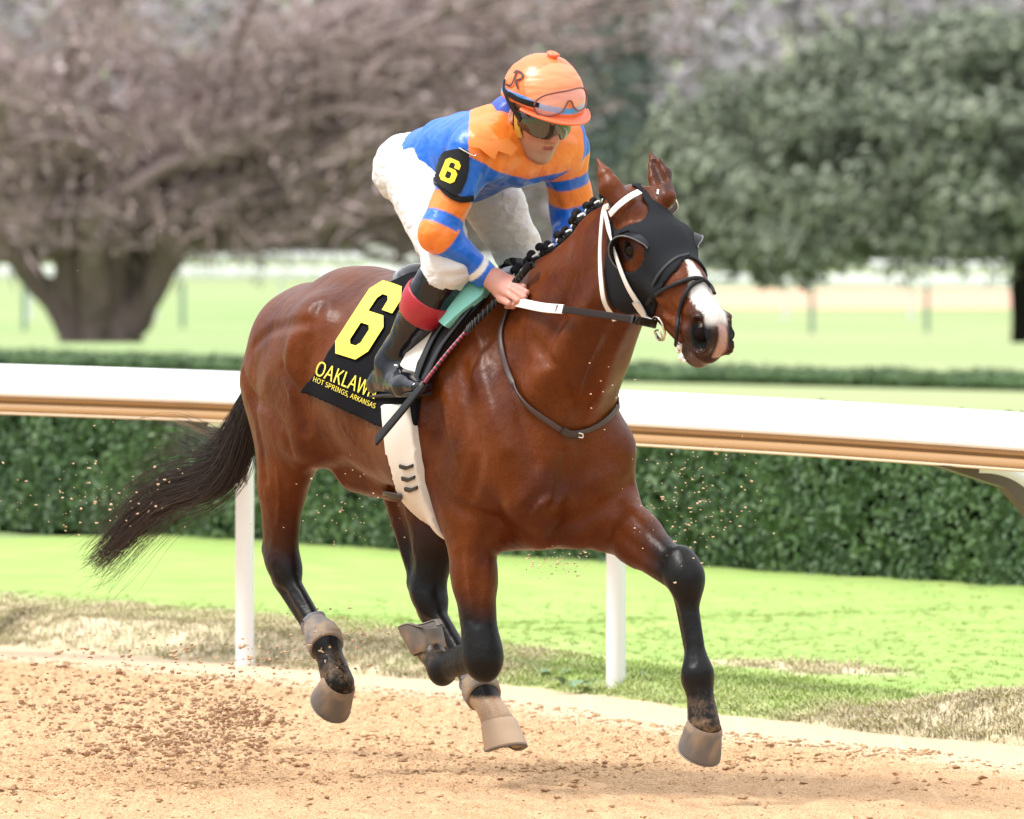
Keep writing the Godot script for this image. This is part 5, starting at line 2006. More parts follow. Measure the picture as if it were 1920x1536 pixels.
func build_bridle() -> void:
	var body := body_bones
	var b0 := hd(0.3, -0.1, 0)
	var bridle := thing("bridle", "white bridle with black crossed noseband and ring bit", "bridle", on_horse(b0))
	var white := mat(Color(0.78, 0.75, 0.73), 0.45)
	var rubber := mat(Color(0.013, 0.013, 0.015), 0.5, {"metallic_specular": 0.3})
	var metal := mat(Color(0.62, 0.58, 0.52), 0.22, {"metallic": 1.0})
	var th := on_skin(body, [[1150, 384], [1141, 396], [1137, 432], [1135, 480], [1136, 525], [1141, 562], [1152, 592]], 0.017)
	obj("throat_lash", strap(th, 0.017, 0.005, facing(body, th)), white, bridle, b0)
	obj("throat_lash", strap(flip(th), 0.017, 0.005, facing(body, flip(th))), white, bridle, b0)
	var ck := on_skin(body, [[1144, 398], [1153, 440], [1166, 482], [1183, 530], [1202, 566], [1222, 590], [1237, 602]], 0.017)
	obj("cheek_piece", strap(ck, 0.017, 0.005, facing(body, ck)), white, bridle, b0)
	obj("cheek_piece", strap(flip(ck), 0.017, 0.005, facing(body, flip(ck))), white, bridle, b0)
	var ck2 := on_skin(body, [[1197, 560], [1210, 577], [1224, 592], [1235, 601]], 0.022)
	obj("keeper", strap(ck2, 0.021, 0.006, facing(body, ck2)), white, bridle, b0)
	var br := on_skin(body, [[1153, 400], [1166, 387], [1180, 376], [1196, 368]], 0.016)
	obj("brow_band", strap(br, 0.019, 0.005, facing(body, br)), white, bridle, b0)
	obj("brow_band", strap(flip(br), 0.019, 0.005, facing(body, flip(br))), white, bridle, b0)
	var n1 := on_skin(body, [[1214, 567], [1238, 550], [1268, 534], [1296, 525], [1314, 526], [1328, 538], [1336, 554]], 0.008)
	obj("nose_band", strap(n1, 0.013, 0.010, facing(body, n1), 0.1), rubber, bridle, b0)
	var n2 := on_skin(body, [[1316, 527], [1298, 537], [1284, 560], [1277, 590], [1274, 620], [1272, 645], [1270, 658]], 0.008)
	obj("nose_band", strap(n2, 0.013, 0.010, facing(body, n2), 0.1), rubber, bridle, b0)
	for s in [1.0, -1.0]:
		var c := seen(body, 1247, 612)
		var n := slope(body, c)
		c += n * 0.020
		var x := n.cross(Vector3.UP).normalized()
		var y := x.cross(n)
		var ring: Array = []
		for i in 16:
			var a := TAU * i / 16.0
			ring.append((c + (x * cos(a) + y * sin(a)) * 0.034) * Vector3(1, 1, s))
		obj("bit_ring", tube(smooth(ring, 2, true), 0.0036, 0.0036, 8), metal, bridle, b0)
		var ring2: Array = []
		for i in 14:
			var a := TAU * i / 14.0
			ring2.append((c - y * 0.018 + n * 0.006 + (x * cos(a) * 0.020 + y * sin(a) * 0.015)) * Vector3(1, 1, s))
		obj("bit_ring", tube(smooth(ring2, 2, true), 0.0026, 0.0026, 8), metal, bridle, b0)
	# reins: dark leather from the bit, white rubber in the hands
	var r0 := Vector3(0.55, 1.4, 0)
	var reins := thing("reins", "reins of dark leather with white rubber grips held by the jockey", "reins", on_horse(r0))
	var bit := seen(body, 1238, 608) + Vector3(0, 0, 0.016)
	for s in [1.0, -1.0]:
		var pts: Array = []
		for q in [bit, loc(1195, 601, 0.125), loc(1150, 593, 0.138), loc(1100, 586, 0.142), loc(1052, 580, 0.142)]:
			pts.append(q * Vector3(1, 1, s))
		var l := smooth(pts, 5)
		obj("leather_rein", strap(l, 0.020, 0.005, func(_a): return Vector3(-0.3, 0.25, s), 0.7), mat(Color(0.018, 0.012, 0.011), 0.55, {"metallic_specular": 0.3}), reins, r0)
		obj("billet", strap(smooth([pts[0], pts[1], pts[1].lerp(pts[2], 0.3)], 3), 0.024, 0.010, func(_a): return Vector3(-0.3, 0.25, s), 0.7), mat(Color(0.02, 0.016, 0.015), 0.45), reins, r0)
		var grip: Array = []
		for q in [loc(1056, 580, 0.143), loc(1020, 577, 0.142), loc(985, 570, 0.138), loc(955, 563, 0.130), loc(938, 556, 0.120)]:
			grip.append(q * Vector3(1, 1, s))
		var gl := smooth(grip, 4)
		obj("rubber_grip", strap(gl, 0.027, 0.007, func(_a): return Vector3(-0.3, 0.25, s), 0.6), white, reins, r0)
		obj("stitching", strap(smooth([pts[4], loc(1044, 579, 0.1425) * Vector3(1, 1, s)], 2), 0.026, 0.008, func(_a): return Vector3(-0.3, 0.25, s), 0.6), mat(Color(0.12, 0.025, 0.025), 0.6), reins, r0)
	# slack loop between the hands
	var slack := smooth([loc(948, 545, 0.115), loc(985, 528, 0.06), loc(1000, 512, 0.0), loc(1000, 512, 0.0) + Vector3(0.01, 0.0, -0.06), loc(948, 545, 0.115) * Vector3(1, 1, -1)], 5)
	obj("slack", strap(slack, 0.018, 0.005, func(_a): return Vector3(0.2, 1, 0), 0.6), mat(Color(0.60, 0.58, 0.55), 0.5), reins, r0)

func build_bandages() -> void:
	# elastic wraps round both hind fetlocks, caked with dirt
	var grime := noise(11.0, 141, 4)
	for k in [["near_hind", "grey elastic bandage caked with dirt round the raised hind fetlock"], ["far_hind", "grey elastic bandage above the white sock on the hind leg"]]:
		var hk: Vector3 = joints[k[0]][0]
		var fl: Vector3 = joints[k[0]][1]
		var up := (hk - fl).normalized()
		var o := thing("leg_bandage", k[1], "bandage", on_horse(fl), "hind leg bandages")
		var leg := body_bones.filter(func(b): return not b.neg and b.A.distance_to(fl) < 0.5 and b.A.y < 0.75)
		var top := 0.085 if k[0] == "near_hind" else 0.055
		var region := func(p: Vector3) -> float:
			var t := (p - fl).dot(up)
			var lean := 0.35 * (p - fl).dot(Vector3(0.6, 0, 0.8))
			var out := ((p - fl) - up * t).length() - 0.085
			return maxf(maxf(t - top, -0.034 - t + lean), out)
		obj("wrap", skin(leg, 0.006, func(p, _n):
			var g := grime.get_noise_3dv(p)
			return Color(0.15, 0.14, 0.135).lerp(Color(0.33, 0.245, 0.165), clampf(0.4 + 1.3 * g, 0, 1)), 0.006, region, noise(30.0, 142, 1), 0.0015, fl - Vector3.ONE * 0.2, fl + Vector3.ONE * 0.2, Vector3(0.4, 3.0, 0.4)), painted(0.9), o, fl)
		var ring: Array = []
		for i in 12:
			var a := TAU * i / 12.0
			var side := Vector3(0, 0, 1)
			var fw := up.cross(side).normalized()
			var q := meet(body_bones, fl + up * (top - 0.012) + (side * cos(a) + fw * sin(a)) * 0.12, -(side * cos(a) + fw * sin(a)), 0.2)
			ring.append(q + (side * cos(a) + fw * sin(a)) * 0.007)
		obj("tape", strap(smooth(ring, 2, true), 0.020, 0.003, func(a): return (smooth(ring, 2, true)[a] - fl - up * top).normalized()), mat(Color(0.20, 0.20, 0.23), 0.6), o, fl)

# ---------------------------------------------------------------- the jockey
var silk_bones: Array = []
var jl := {}
var hc: Vector3
const FWD := Vector3(0.90, -0.435, 0.0)
const HUP := Vector3(0.435, 0.90, 0.0)

func jh(f: float, u: float, s: float) -> Vector3:
	return hc + FWD * f + HUP * u + Vector3(0, 0, s)

func plan_jockey() -> void:
	hc = loc(1008, 213, 0.0)
	jl = {
		"pelvis": loc(806, 318, 0.0), "waist": loc(868, 297, 0.0), "chest": loc(952, 270, 0.0),
		"sh_n": loc(886, 284, 0.182), "el_n": loc(822, 438, 0.290), "wr_n": loc(912, 519, 0.140),
		"sh_f": loc(1056, 268, -0.178), "el_f": loc(1074, 405, -0.262), "wr_f": loc(1052, 500, -0.115),
		"hip_n": loc(790, 342, 0.105), "kn_n": loc(842, 496, 0.232),
		"kn_f": loc(968, 462, -0.222), "an_n": loc(734, 684, 0.268),
	}
	jl["hip_f"] = jl["hip_n"] * Vector3(1, 1, -1)
	jl["an_f"] = jl["an_n"] * Vector3(1, 1, -1)

func limb_bones(b: Array, grow: float) -> void:
	# the figure inside the clothes, `grow` metres larger than life
	b.append(ell(jl["pelvis"], jl["waist"], 0.130 + grow, 0.110 + grow, 0.130 + grow, 0.105 + grow, 0.05))
	b.append(ell(jl["waist"], jl["chest"], 0.130 + grow, 0.105 + grow, 0.155 + grow, 0.112 + grow, 0.05))
	b.append(rod(jl["sh_n"].lerp(jl["sh_f"], 0.12), jl["sh_n"].lerp(jl["sh_f"], 0.88), 0.080 + grow, 0.080 + grow, 0.06))
	b.append(rod(jl["sh_n"], jl["el_n"], 0.054 + grow, 0.040 + grow, 0.04))
	b.append(rod(jl["el_n"], jl["wr_n"], 0.040 + grow, 0.027 + grow, 0.03))
	b.append(rod(jl["sh_f"], jl["el_f"], 0.056 + grow, 0.046 + grow, 0.04))
	b.append(rod(jl["el_f"], jl["wr_f"], 0.044 + grow, 0.028 + grow, 0.03))

func leg_bones(b: Array, grow: float) -> void:
	var p: Vector3 = jl["pelvis"]
	b.append(ell(p + Vector3(-0.01, 0.0, 0.06), p + Vector3(-0.01, 0, -0.06), 0.110 + grow, 0.104 + grow, 0.110 + grow, 0.104 + grow, 0.05, Vector3.UP))
	b.append(ell(jl["hip_n"], jl["kn_n"], 0.095 + grow, 0.100 + grow, 0.062 + grow, 0.062 + grow, 0.05, Vector3.UP))
	b.append(ell(jl["hip_f"], jl["kn_f"], 0.095 + grow, 0.100 + grow, 0.062 + grow, 0.062 + grow, 0.05, Vector3.UP))
	for s in ["n", "f"]:
		var an: Vector3 = jl["an_" + s]
		b.append(rod(jl["kn_" + s], jl["kn_" + s].lerp(an, 0.35), 0.060 + grow, 0.055 + grow, 0.03))
		b.append(rod(jl["kn_" + s].lerp(an, 0.35), an, 0.055 + grow, 0.036 + grow, 0.03))

func creases(freq: float, strength: float, seed_: int) -> NoiseTexture2D:
	# sharp folds in thin cloth
	var t := bumps(freq, strength, 512, seed_)
	var n := noise(freq, seed_, 3)
	n.fractal_type = FastNoiseLite.FRACTAL_RIDGED
	n.fractal_gain = 0.35
	n.domain_warp_enabled = true
	n.domain_warp_amplitude = 40.0
	n.domain_warp_frequency = 0.004
	t.noise = n
	return t

func silks(p: Vector3, _n: Vector3) -> Color:
	var blue := Color(0.010, 0.125, 0.56)
	var orange := Color(0.78, 0.20, 0.026)
	var white := Color(0.75, 0.74, 0.73)
	# along each arm: 0 shoulder, 1 elbow, 2 wrist
	for s in ["n", "f"]:
		var a: Vector3 = jl["sh_" + s]
		var e: Vector3 = jl["el_" + s]
		var w: Vector3 = jl["wr_" + s]
		var t1 := (p - a).dot(e - a) / (e - a).length_squared()
		var t2 := (p - e).dot(w - e) / (w - e).length_squared()
		var d1 := (p - a.lerp(e, clampf(t1, 0, 1))).length()
		var d2 := (p - e.lerp(w, clampf(t2, 0, 1))).length()
		if minf(d1, d2) < 0.093 and (t1 > 0.12 or d2 < d1):
			var t := clampf(t1, 0, 1) if d1 < d2 else 1.0 + clampf(t2, 0, 1.1)
			var bands := [[0.30, 0.0], [0.40, 0.0], [0.56, 0.0], [0.78, 1.0], [0.93, 0.0], [1.16, 1.0], [1.74, 0.0], [1.84, 2.0], [3.0, 0.0]] if s == "n" else [[0.10, 0.0], [0.36, 1.0], [0.52, 0.0], [0.76, 1.0], [0.92, 0.0], [1.12, 1.0], [3.0, 0.0]]
			var c := blue
			var from := -1.0
			for q in bands:
				var dye: Color = blue if q[1] == 0.0 else orange if q[1] == 1.0 else white
				c = c.lerp(dye, smoothstep(from - 0.009, from + 0.009, t))
				from = q[0]
			return c
	var ch: Vector3 = jl["chest"]
	var yoke := p.x - (ch.x - 0.165) - 1.5 * maxf(absf(p.z) - 0.02, 0.0)
	var low := p.y - (ch.y - 0.102 + 0.16 * absf(p.z))
	if absf(p.z) > 0.145 and p.y < ch.y + 0.055 and p.x < ch.x + 0.06:
		return blue
	return blue.lerp(orange, smoothstep(-0.0025, 0.0025, minf(yoke, low)))

func build_jockey() -> void:
	plan_jockey()
	var j0: Vector3 = jl["pelvis"]
	var jockey := thing("person", "jockey crouching on the horse in orange and blue silks and white breeches", "person", on_horse(j0))
	# clothes
	var jb: Array = []
	limb_bones(jb, 0.014)
	silk_bones = order(jb)
	var hem: Vector3 = loc(792, 300, 0.05)
	var axis: Vector3 = (jl["chest"] - jl["pelvis"]).normalized()
	var neck := jh(-0.03, -0.10, 0)
	var silk_region := func(p: Vector3) -> float:
		var d := (hem - p).dot(axis)
		d = maxf(d, 0.058 - p.distance_to(neck))
		if p.z > 0.04 and p.y < jl["el_n"].y:
			d = maxf(d, (p - jl["wr_n"]).dot((jl["wr_n"] - jl["el_n"]).normalized()) - 0.004)
		return d
	var satin := painted(0.36, {"metallic_specular": 0.5, "normal_enabled": true, "normal_texture": creases(0.006, 14.0, 12), "uv1_triplanar": true, "uv1_scale": Vector3(2.2, 3.2, 2.6), "normal_scale": 0.55})
	var wrinkle := noise(9.0, 151, 2)
	wrinkle.fractal_type = FastNoiseLite.FRACTAL_RIDGED
	obj("jacket", skin(jb, 0.0048, silks, 0.0, silk_region, wrinkle, 0.007, null, null, Vector3(0.8, 0.4, 0.55)), satin, jockey, j0)
	var lb: Array = []
	leg_bones(lb, 0.008)
	var breeches_region := func(p: Vector3) -> float:
		var d := -1.0
		for s in ["n", "f"]:
			var k: Vector3 = jl["kn_" + s]
			var an: Vector3 = jl["an_" + s]
			var ax: Vector3 = (an - k).normalized()
			var t := (p - k).dot(ax)
			if p.z * k.z > 0:
				d = maxf(d, minf(t - 0.052, 0.115 - (p - k - ax * t).length()))
		return d
	obj("breeches", skin(lb, CELL, null, 0.0, breeches_region, wrinkle, 0.005, null, null, Vector3(0.8, 1.5, 1.0)), mat(Color(0.62, 0.61, 0.62), 0.7, {"normal_enabled": true, "normal_texture": creases(0.007, 12.0, 13), "uv1_triplanar": true, "uv1_scale": Vector3(2.0, 3.6, 2.4), "normal_scale": 0.9}), jockey, j0)
	build_boots(jockey, j0)
	build_head(jockey, j0)
	build_helmet(jockey, j0)
	build_armband(jockey, j0)

func build_boots(jockey: Node3D, j0: Vector3) -> void:
	for s in [1.0, -1.0]:
		var k: Vector3 = jl["kn_n"] if s > 0 else jl["kn_f"]
		var an: Vector3 = jl["an_n"] if s > 0 else jl["an_f"]
		var shin := (an - k).normalized()
		var b: Array = []
		b.append(rod(k + shin * 0.02, k.lerp(an, 0.36), 0.068, 0.067, 0.02))
		b.append(rod(k.lerp(an, 0.36), k.lerp(an, 0.88), 0.067, 0.046, 0.03))
		b.append(rod(k.lerp(an, 0.86), an, 0.046, 0.044, 0.02))
		var heel := loc(716, 722, 0.262) * Vector3(1, 1, s)
		var ball_ := loc(768, 722, 0.292) * Vector3(1, 1, s)
		var toe := loc(790, 726, 0.306) * Vector3(1, 1, s)
		if s > 0:
			pass
		b.append(rod(an, heel + Vector3(0, 0.010, 0), 0.046, 0.040, 0.03))
		b.append(ell(an + Vector3(0.02, -0.02, 0), ball_, 0.042, 0.042, 0.044, 0.032, 0.03))
		b.append(ell(ball_, toe, 0.044, 0.032, 0.036, 0.022, 0.03))
		b.append(ell(heel, ball_ + Vector3(0, -0.008, 0), 0.036, 0.030, 0.042, 0.026, 0.03))
		var top := k + shin * 0.030
		var region := func(p: Vector3) -> float:
			return maxf((top - p).dot(shin), heel.y - 0.030 - p.y)
		var cuff0 := 0.112
		var cuff1 := 0.198
		var paint := func(p: Vector3, _n) -> Color:
			return Color(0.007, 0.007, 0.008)
		var boot := obj("boot", skin(b, 0.0055, paint, 0.0, region, noise(14.0, 161, 2), 0.0025), painted(0.16, {"metallic_specular": 0.5}), jockey, j0)
		# red band below the knee
		var band_region := func(p: Vector3) -> float:
			var t := (p - k).dot(shin)
			return maxf(cuff0 - t, t - cuff1)
		obj("cuff", skin(b, 0.0055, null, 0.0035, band_region), mat(Color(0.36, 0.014, 0.030), 0.38), boot, Vector3.ZERO)
		# sole
		var sb: Array = []
		sb.append(ell(heel + Vector3(-0.012, -0.034, 0), toe + Vector3(0.004, -0.018, 0), 0.036, 0.009, 0.038, 0.008, 0.01))
		obj("sole", skin(sb, 0.005, null), mat(Color(0.010, 0.010, 0.010), 0.6), boot, Vector3.ZERO)
		# spur
		obj("spur", tube(smooth([loc(720, 668, 0.262) * Vector3(1, 1, s), loc(712, 664, 0.25) * Vector3(1, 1, s), loc(703, 664, 0.24) * Vector3(1, 1, s)], 3), 0.006, 0.003, 6), mat(Color(0.05, 0.05, 0.055), 0.3, {"metallic": 0.8}), boot, Vector3.ZERO)

func face_paint(p: Vector3, _n: Vector3) -> Color:
	var c := Color(0.46, 0.235, 0.155)
	var d := p - hc
	var f := d.dot(FWD)
	var u := d.dot(HUP)
	c = c.lerp(Color(0.50, 0.20, 0.135), 0.5 * smoothstep(0.05, 0.02, Vector2(u + 0.03, absf(p.z) - 0.04).length()))
	c = c.lerp(Color(0.52, 0.19, 0.14), 0.5 * smoothstep(0.025, 0.01, (p - jh(0.115, -0.03, 0)).length()))
	# shaven beard
	c = c.lerp(Color(0.27, 0.16, 0.125), 0.45 * smoothstep(-0.055, -0.085, u) * smoothstep(-0.02, 0.03, f))
	if f > 0.05 and absf(p.z) < 0.026 and absf(u + 0.066) < 0.011:
		c = c.lerp(Color(0.42, 0.13, 0.11), 0.85 * smoothstep(0.012, 0.006, absf(u + 0.066)) * smoothstep(0.026, 0.012, absf(p.z)))
	if u > 0.045:
		c = Color(0.02, 0.014, 0.011)
	return c

func build_head(jockey: Node3D, j0: Vector3) -> void:
	var b: Array = []
	b.append(ball(jh(-0.005, 0.035, 0), FWD, HUP, 0.094, 0.090, 0.074, 0.03))
	b.append(ell(jh(0.030, 0.01, 0), jh(0.046, -0.055, 0), 0.066, 0.060, 0.056, 0.045, 0.03, FWD))
	b.append(ell(jh(0.030, -0.06, 0), jh(0.060, -0.100, 0), 0.056, 0.048, 0.030, 0.028, 0.03, FWD))
	b.append(ball(jh(0.078, -0.104, 0), FWD, HUP, 0.016, 0.014, 0.020, 0.02))
	for s in [1.0, -1.0]:
		b.append(ball(jh(0.062, -0.022, 0.040 * s), FWD, HUP, 0.024, 0.020, 0.022, 0.025))
		b.append(rod(jh(-0.005, -0.055, 0.056 * s), jh(0.055, -0.095, 0.026 * s), 0.016, 0.014, 0.025))
		b.append(rod(jh(0.086, 0.022, 0.012 * s), jh(0.072, 0.022, 0.046 * s), 0.010, 0.008, 0.015))
		b.append(cut(ball(jh(0.094, 0.002, 0.030 * s), FWD, HUP, 0.014, 0.010, 0.015, 0.012)))
		b.append(ball(jh(0.098, -0.034, 0.011 * s), FWD, HUP, 0.010, 0.008, 0.008, 0.008))
		# ear
		b.append(ball(jh(-0.012, -0.012, 0.076 * s), FWD, HUP, 0.016, 0.030, 0.008, 0.008))
		b.append(cut(ball(jh(-0.008, -0.010, 0.086 * s), FWD, HUP, 0.008, 0.016, 0.006, 0.006)))
	b.append(rod(jh(0.088, 0.012, 0), jh(0.112, -0.028, 0), 0.010, 0.0145, 0.012))
	b.append(ell(jh(0.086, -0.058, 0.018), jh(0.086, -0.058, -0.018), 0.008, 0.007, 0.008, 0.007, 0.012, HUP))
	b.append(ell(jh(0.083, -0.074, 0.014), jh(0.083, -0.074, -0.014), 0.009, 0.007, 0.009, 0.007, 0.012, HUP))
	b.append(cut(ell(jh(0.096, -0.066, 0.013), jh(0.096, -0.066, -0.013), 0.012, 0.0035, 0.012, 0.0035, 0.006, HUP)))
	b.append(rod(jh(-0.015, -0.05, 0), jl["chest"] + Vector3(0.05, 0.03, 0), 0.056, 0.064, 0.03))
	var skin_m := painted(0.48, {"subsurf_scatter_enabled": true, "subsurf_scatter_strength": 0.12})
	# the body under the clothes, the head and the hands are one mesh
	var inner: Array = []
	limb_bones(inner, -0.012)
	leg_bones(inner, -0.014)
	var flesh := func(_p, _n) -> Color: return Color(0.46, 0.235, 0.155)
	var st := SurfaceTool.new()
	st.begin(Mesh.PRIMITIVE_TRIANGLES)
	for m in [skin(inner, 0.025, flesh), skin(b, 0.0042, face_paint), skin(hand_bones(1.0), 0.0032, hand_paint), skin(hand_bones(-1.0), 0.006, hand_paint)]:
		st.append_from(m, 0, Transform3D.IDENTITY)
	obj("body", st.commit(), skin_m, jockey, j0)
	# collar standing round the neck
	var cb: Array = [rod(jh(-0.025, -0.085, 0), jl["chest"] + Vector3(0.04, 0.06, 0), 0.066, 0.086, 0.02)]
	var c_lo := jh(-0.025, -0.085, 0)
	var dirn: Vector3 = (jl["chest"] + Vector3(0.04, 0.06, 0) - c_lo).normalized()
	obj("collar", skin(cb, 0.006, null, 0.002, func(p: Vector3): return maxf((c_lo - p).dot(dirn) + 0.012, (p - c_lo).dot(dirn) - 0.15), noise(12.0, 171, 2), 0.004), mat(Color(0.014, 0.055, 0.40), 0.4), jockey, j0)
	# loose knotted neckcloth lying over the near shoulder
	obj("neckcloth", pressed(silk_bones, tris_of(poly_px([[880, 268], [894, 263], [918, 268], [944, 262], [962, 278], [950, 290], [928, 283], [922, 297], [912, 290], [898, 279], [882, 277]])), 0.020, 0.012, 9.0), mat(Color(0.80, 0.235, 0.04), 0.4), jockey, j0)

func hand_paint(p: Vector3, _n) -> Color:
	return Color(0.52, 0.27, 0.20).lerp(Color(0.56, 0.24, 0.19), 0.5 + 0.5 * coat_n.get_noise_3dv(p * 60.0))

func hand_bones(s: float) -> Array:
	var b: Array = []
	var at := func(px: float, py: float, l: float) -> Vector3: return loc(px, py, l) * Vector3(1, 1, s)
	var wrist: Vector3 = at.call(908, 517, 0.143) if s > 0 else jl["wr_f"]
	var shift: Vector3 = Vector3.ZERO if s > 0 else wrist - at.call(908, 517, 0.143)
	wrist -= shift
	var k1: Vector3 = at.call(962, 525, 0.105)       # knuckles, from the first finger to the last
	var k2: Vector3 = at.call(966, 535, 0.118)
	var k3: Vector3 = at.call(964, 545, 0.130)
	var k4: Vector3 = at.call(955, 553, 0.140)
	b.append(rod(wrist, wrist.lerp(k2, 0.3), 0.026, 0.028, 0.02))
	b.append(ell(wrist.lerp(k2, 0.25), k1.lerp(k4, 0.5), 0.030, 0.020, 0.036, 0.018, 0.02, Vector3(-0.2, 0.7, 0.6)))
	var knuckles := [k1, k2, k3, k4]
	for i in 4:
		var k: Vector3 = knuckles[i]
		var r: float = [0.0090, 0.0094, 0.0088, 0.0078][i]
		var p1: Vector3 = k + (at.call(982, 548, 0.115) - at.call(962, 535, 0.115)) * [1.0, 1.05, 0.95, 0.8][i]
		var p2: Vector3 = p1 + (at.call(972, 562, 0.105) - at.call(982, 548, 0.115)) * [1.0, 1.05, 0.95, 0.85][i]
		var p3: Vector3 = p2 + (at.call(955, 562, 0.095) - at.call(972, 562, 0.105)) * [0.9, 0.9, 0.85, 0.8][i]
		b.append(rod(wrist.lerp(k, 0.6), k, 0.010, r * 1.12, 0.008))
		b.append(rod(k, p1, r * 1.08, r, 0.0025))
		b.append(rod(p1, p2, r, r * 0.92, 0.0025))
		b.append(rod(p2, p3, r * 0.92, r * 0.82, 0.0025))
	var t0: Vector3 = wrist.lerp(k4, 0.35) + (at.call(930, 548, 0.13) - at.call(930, 540, 0.13))
	var t1: Vector3 = at.call(938, 560, 0.142)
	var t2: Vector3 = at.call(954, 569, 0.146)
	b.append(rod(t0, t1, 0.014, 0.0115, 0.015))
	b.append(rod(t1, t2, 0.0115, 0.0095, 0.006))
	if s < 0:
		for q: Bone in b:
			q.A += shift
	return b

func build_helmet(jockey: Node3D, j0: Vector3) -> void:
	var top: Array = [ball(jh(0.006, 0.052, 0), FWD, HUP, 0.134, 0.128, 0.116, 0.03)]
	var orange := Color(0.84, 0.175, 0.05)
	var edge_u := func(p: Vector3) -> float:
		return 0.052 - 0.20 * (0.05 - (p - hc).dot(FWD)) * (1.0 if (p - hc).dot(FWD) < 0.05 else 0.0)
	var shell_region := func(p: Vector3) -> float:
		return edge_u.call(p) - (p - hc).dot(HUP)
	var paint := func(p: Vector3, _n) -> Color:
		var u: float = (p - hc).dot(HUP) - edge_u.call(p)
		var f := (p - hc).dot(FWD)
		if u > 0.013 and u < 0.030:
			return Color(0.075, 0.33, 0.78)
		# paler front panel
		if f > 0.035 and u > 0.03 and absf(p.z) < 0.10:
			return Color(0.86, 0.26, 0.11)
		return orange
	var helmet := obj("helmet", skin(top, 0.0042, paint, 0.0, shell_region, noise(16.0, 181, 2), 0.0022, null, null, Vector3(0.6, 2.0, 0.6)), painted(0.36), jockey, j0)
	# peak
	var brim := Soup.new()
	var m := 26
	for i in m:
		var a := lerpf(-1.15, 1.15, i / float(m - 1))
		for j in 5:
			var q := j / 4.0
			var out := 0.016 + 0.026 * pow(cos(a), 0.7)
			var p := jh(0.006 + cos(a) * (0.130 + out * q), 0.056 - 0.006 * q * q - 0.006 * (1.0 - cos(a)), sin(a) * (0.113 + 0.4 * out * q))
			brim.v.append(p)
			brim.n.append((HUP + FWD * 0.3 * q).normalized())
	for i in m - 1:
		for j in 4:
			var q := i * 5 + j
			brim.i.append_array([q, q + 1, q + 5, q + 1, q + 6, q + 5])
	var rim := PackedVector3Array()
	for i in m:
		rim.append(brim.v[i * 5 + 4])
	obj("peak", brim.mesh(), mat(Color(0.82, 0.15, 0.055), 0.4), helmet, Vector3.ZERO)
	obj("peak_rim", tube(rim, 0.004, 0.004, 6), mat(Color(0.82, 0.15, 0.055), 0.4), helmet, Vector3.ZERO)
	# knot on the crown
	var kb: Array = [ball(jh(-0.004, 0.186, 0.002), FWD, HUP, 0.018, 0.007, 0.014, 0.01), ball(jh(0.010, 0.190, -0.004), FWD + HUP * 0.4, HUP, 0.014, 0.006, 0.008, 0.008), rod(jh(0, 0.174, 0), jh(0, 0.186, 0), 0.012, 0.008, 0.01)]
	obj("pompom", skin(kb, 0.003, null), mat(Color(0.84, 0.16, 0.07), 0.5), helmet, Vector3.ZERO)
	# monogram on the side panel
	var hb := order(top)
	var ink := mat(Color(0.035, 0.010, 0.014), 0.6)
	for st in [[[951, 159], [958, 161], [963, 155], [969, 138], [965, 137]], [[968, 134], [976, 136], [981, 141], [979, 148], [970, 151]], [[970, 151], [970, 158], [973, 167]]]:
		var l := on_skin(hb, st, 0.004)
		obj("monogram", strap(l, 0.0062, 0.0016, facing(hb, l)), ink, helmet, Vector3.ZERO)
	# harness of black webbing behind the ear and under the chin
	var web := mat(Color(0.010, 0.010, 0.011), 0.5, {"metallic_specular": 0.3})
	for st in [[[948, 150], [946, 165], [950, 178], [956, 192], [966, 207], [978, 216]], [[948, 170], [962, 182], [978, 190], [996, 196], [1010, 198]]]:
		var l := on_skin(hb, st, 0.004)
		obj("strap", strap(l, 0.011, 0.003, facing(hb, l)), web, helmet, Vector3.ZERO)
	var chin: Array = []
	for q in [[0.000, 0.046, 0.096], [0.006, 0.012, 0.086], [0.014, -0.030, 0.078], [0.030, -0.070, 0.064], [0.050, -0.106, 0.036], [0.058, -0.122, 0.0]]:
		chin.append(jh(q[0], q[1], q[2]))
	var full := smooth(chin, 4)
	var both := full.duplicate()
	both.append_array(flip(full))
	obj("chin_strap", strap(both, 0.012, 0.003, func(a): return (both[a] - jh(0.0, -0.04, 0)).normalized()), web, helmet, Vector3.ZERO)
	obj("chin_pad", strap(smooth([jh(0.020, 0.004, 0.082), jh(0.028, -0.030, 0.077), jh(0.038, -0.058, 0.067)], 3), 0.024, 0.006, func(_a): return Vector3(0.15, 0, 1)), mat(Color(0.52, 0.29, 0.035), 0.7), helmet, Vector3.ZERO)
	# goggles worn: dark curved lens
	var gb: Array = [ball(jh(0.022, -0.002, 0), FWD, HUP, 0.098, 0.09, 0.086, 0.02)]
	var lens_region := func(p: Vector3) -> float:
		var u := (p - hc).dot(HUP)
		var f := (p - hc).dot(FWD)
		var w := absf(p.z)
		var low := -0.032 + 0.020 * smoothstep(0.024, 0.004, w) + 0.010 * smoothstep(0.055, 0.085, w)
		return maxf(maxf(u - 0.030, low - u), 0.030 - f)
	var goggles := obj("goggles", skin(gb, 0.0035, null, 0.0, lens_region), mat(Color(0.040, 0.030, 0.022), 0.07, {"metallic_specular": 0.8}), jockey, j0)
	var gl := order(gb)
	var strapline: Array = []
	for q in [[0.045, 0.000, 0.085], [0.010, 0.010, 0.086], [-0.04, 0.020, 0.080], [-0.085, 0.03, 0.05]]:
		strapline.append(jh(q[0], q[1], q[2]))
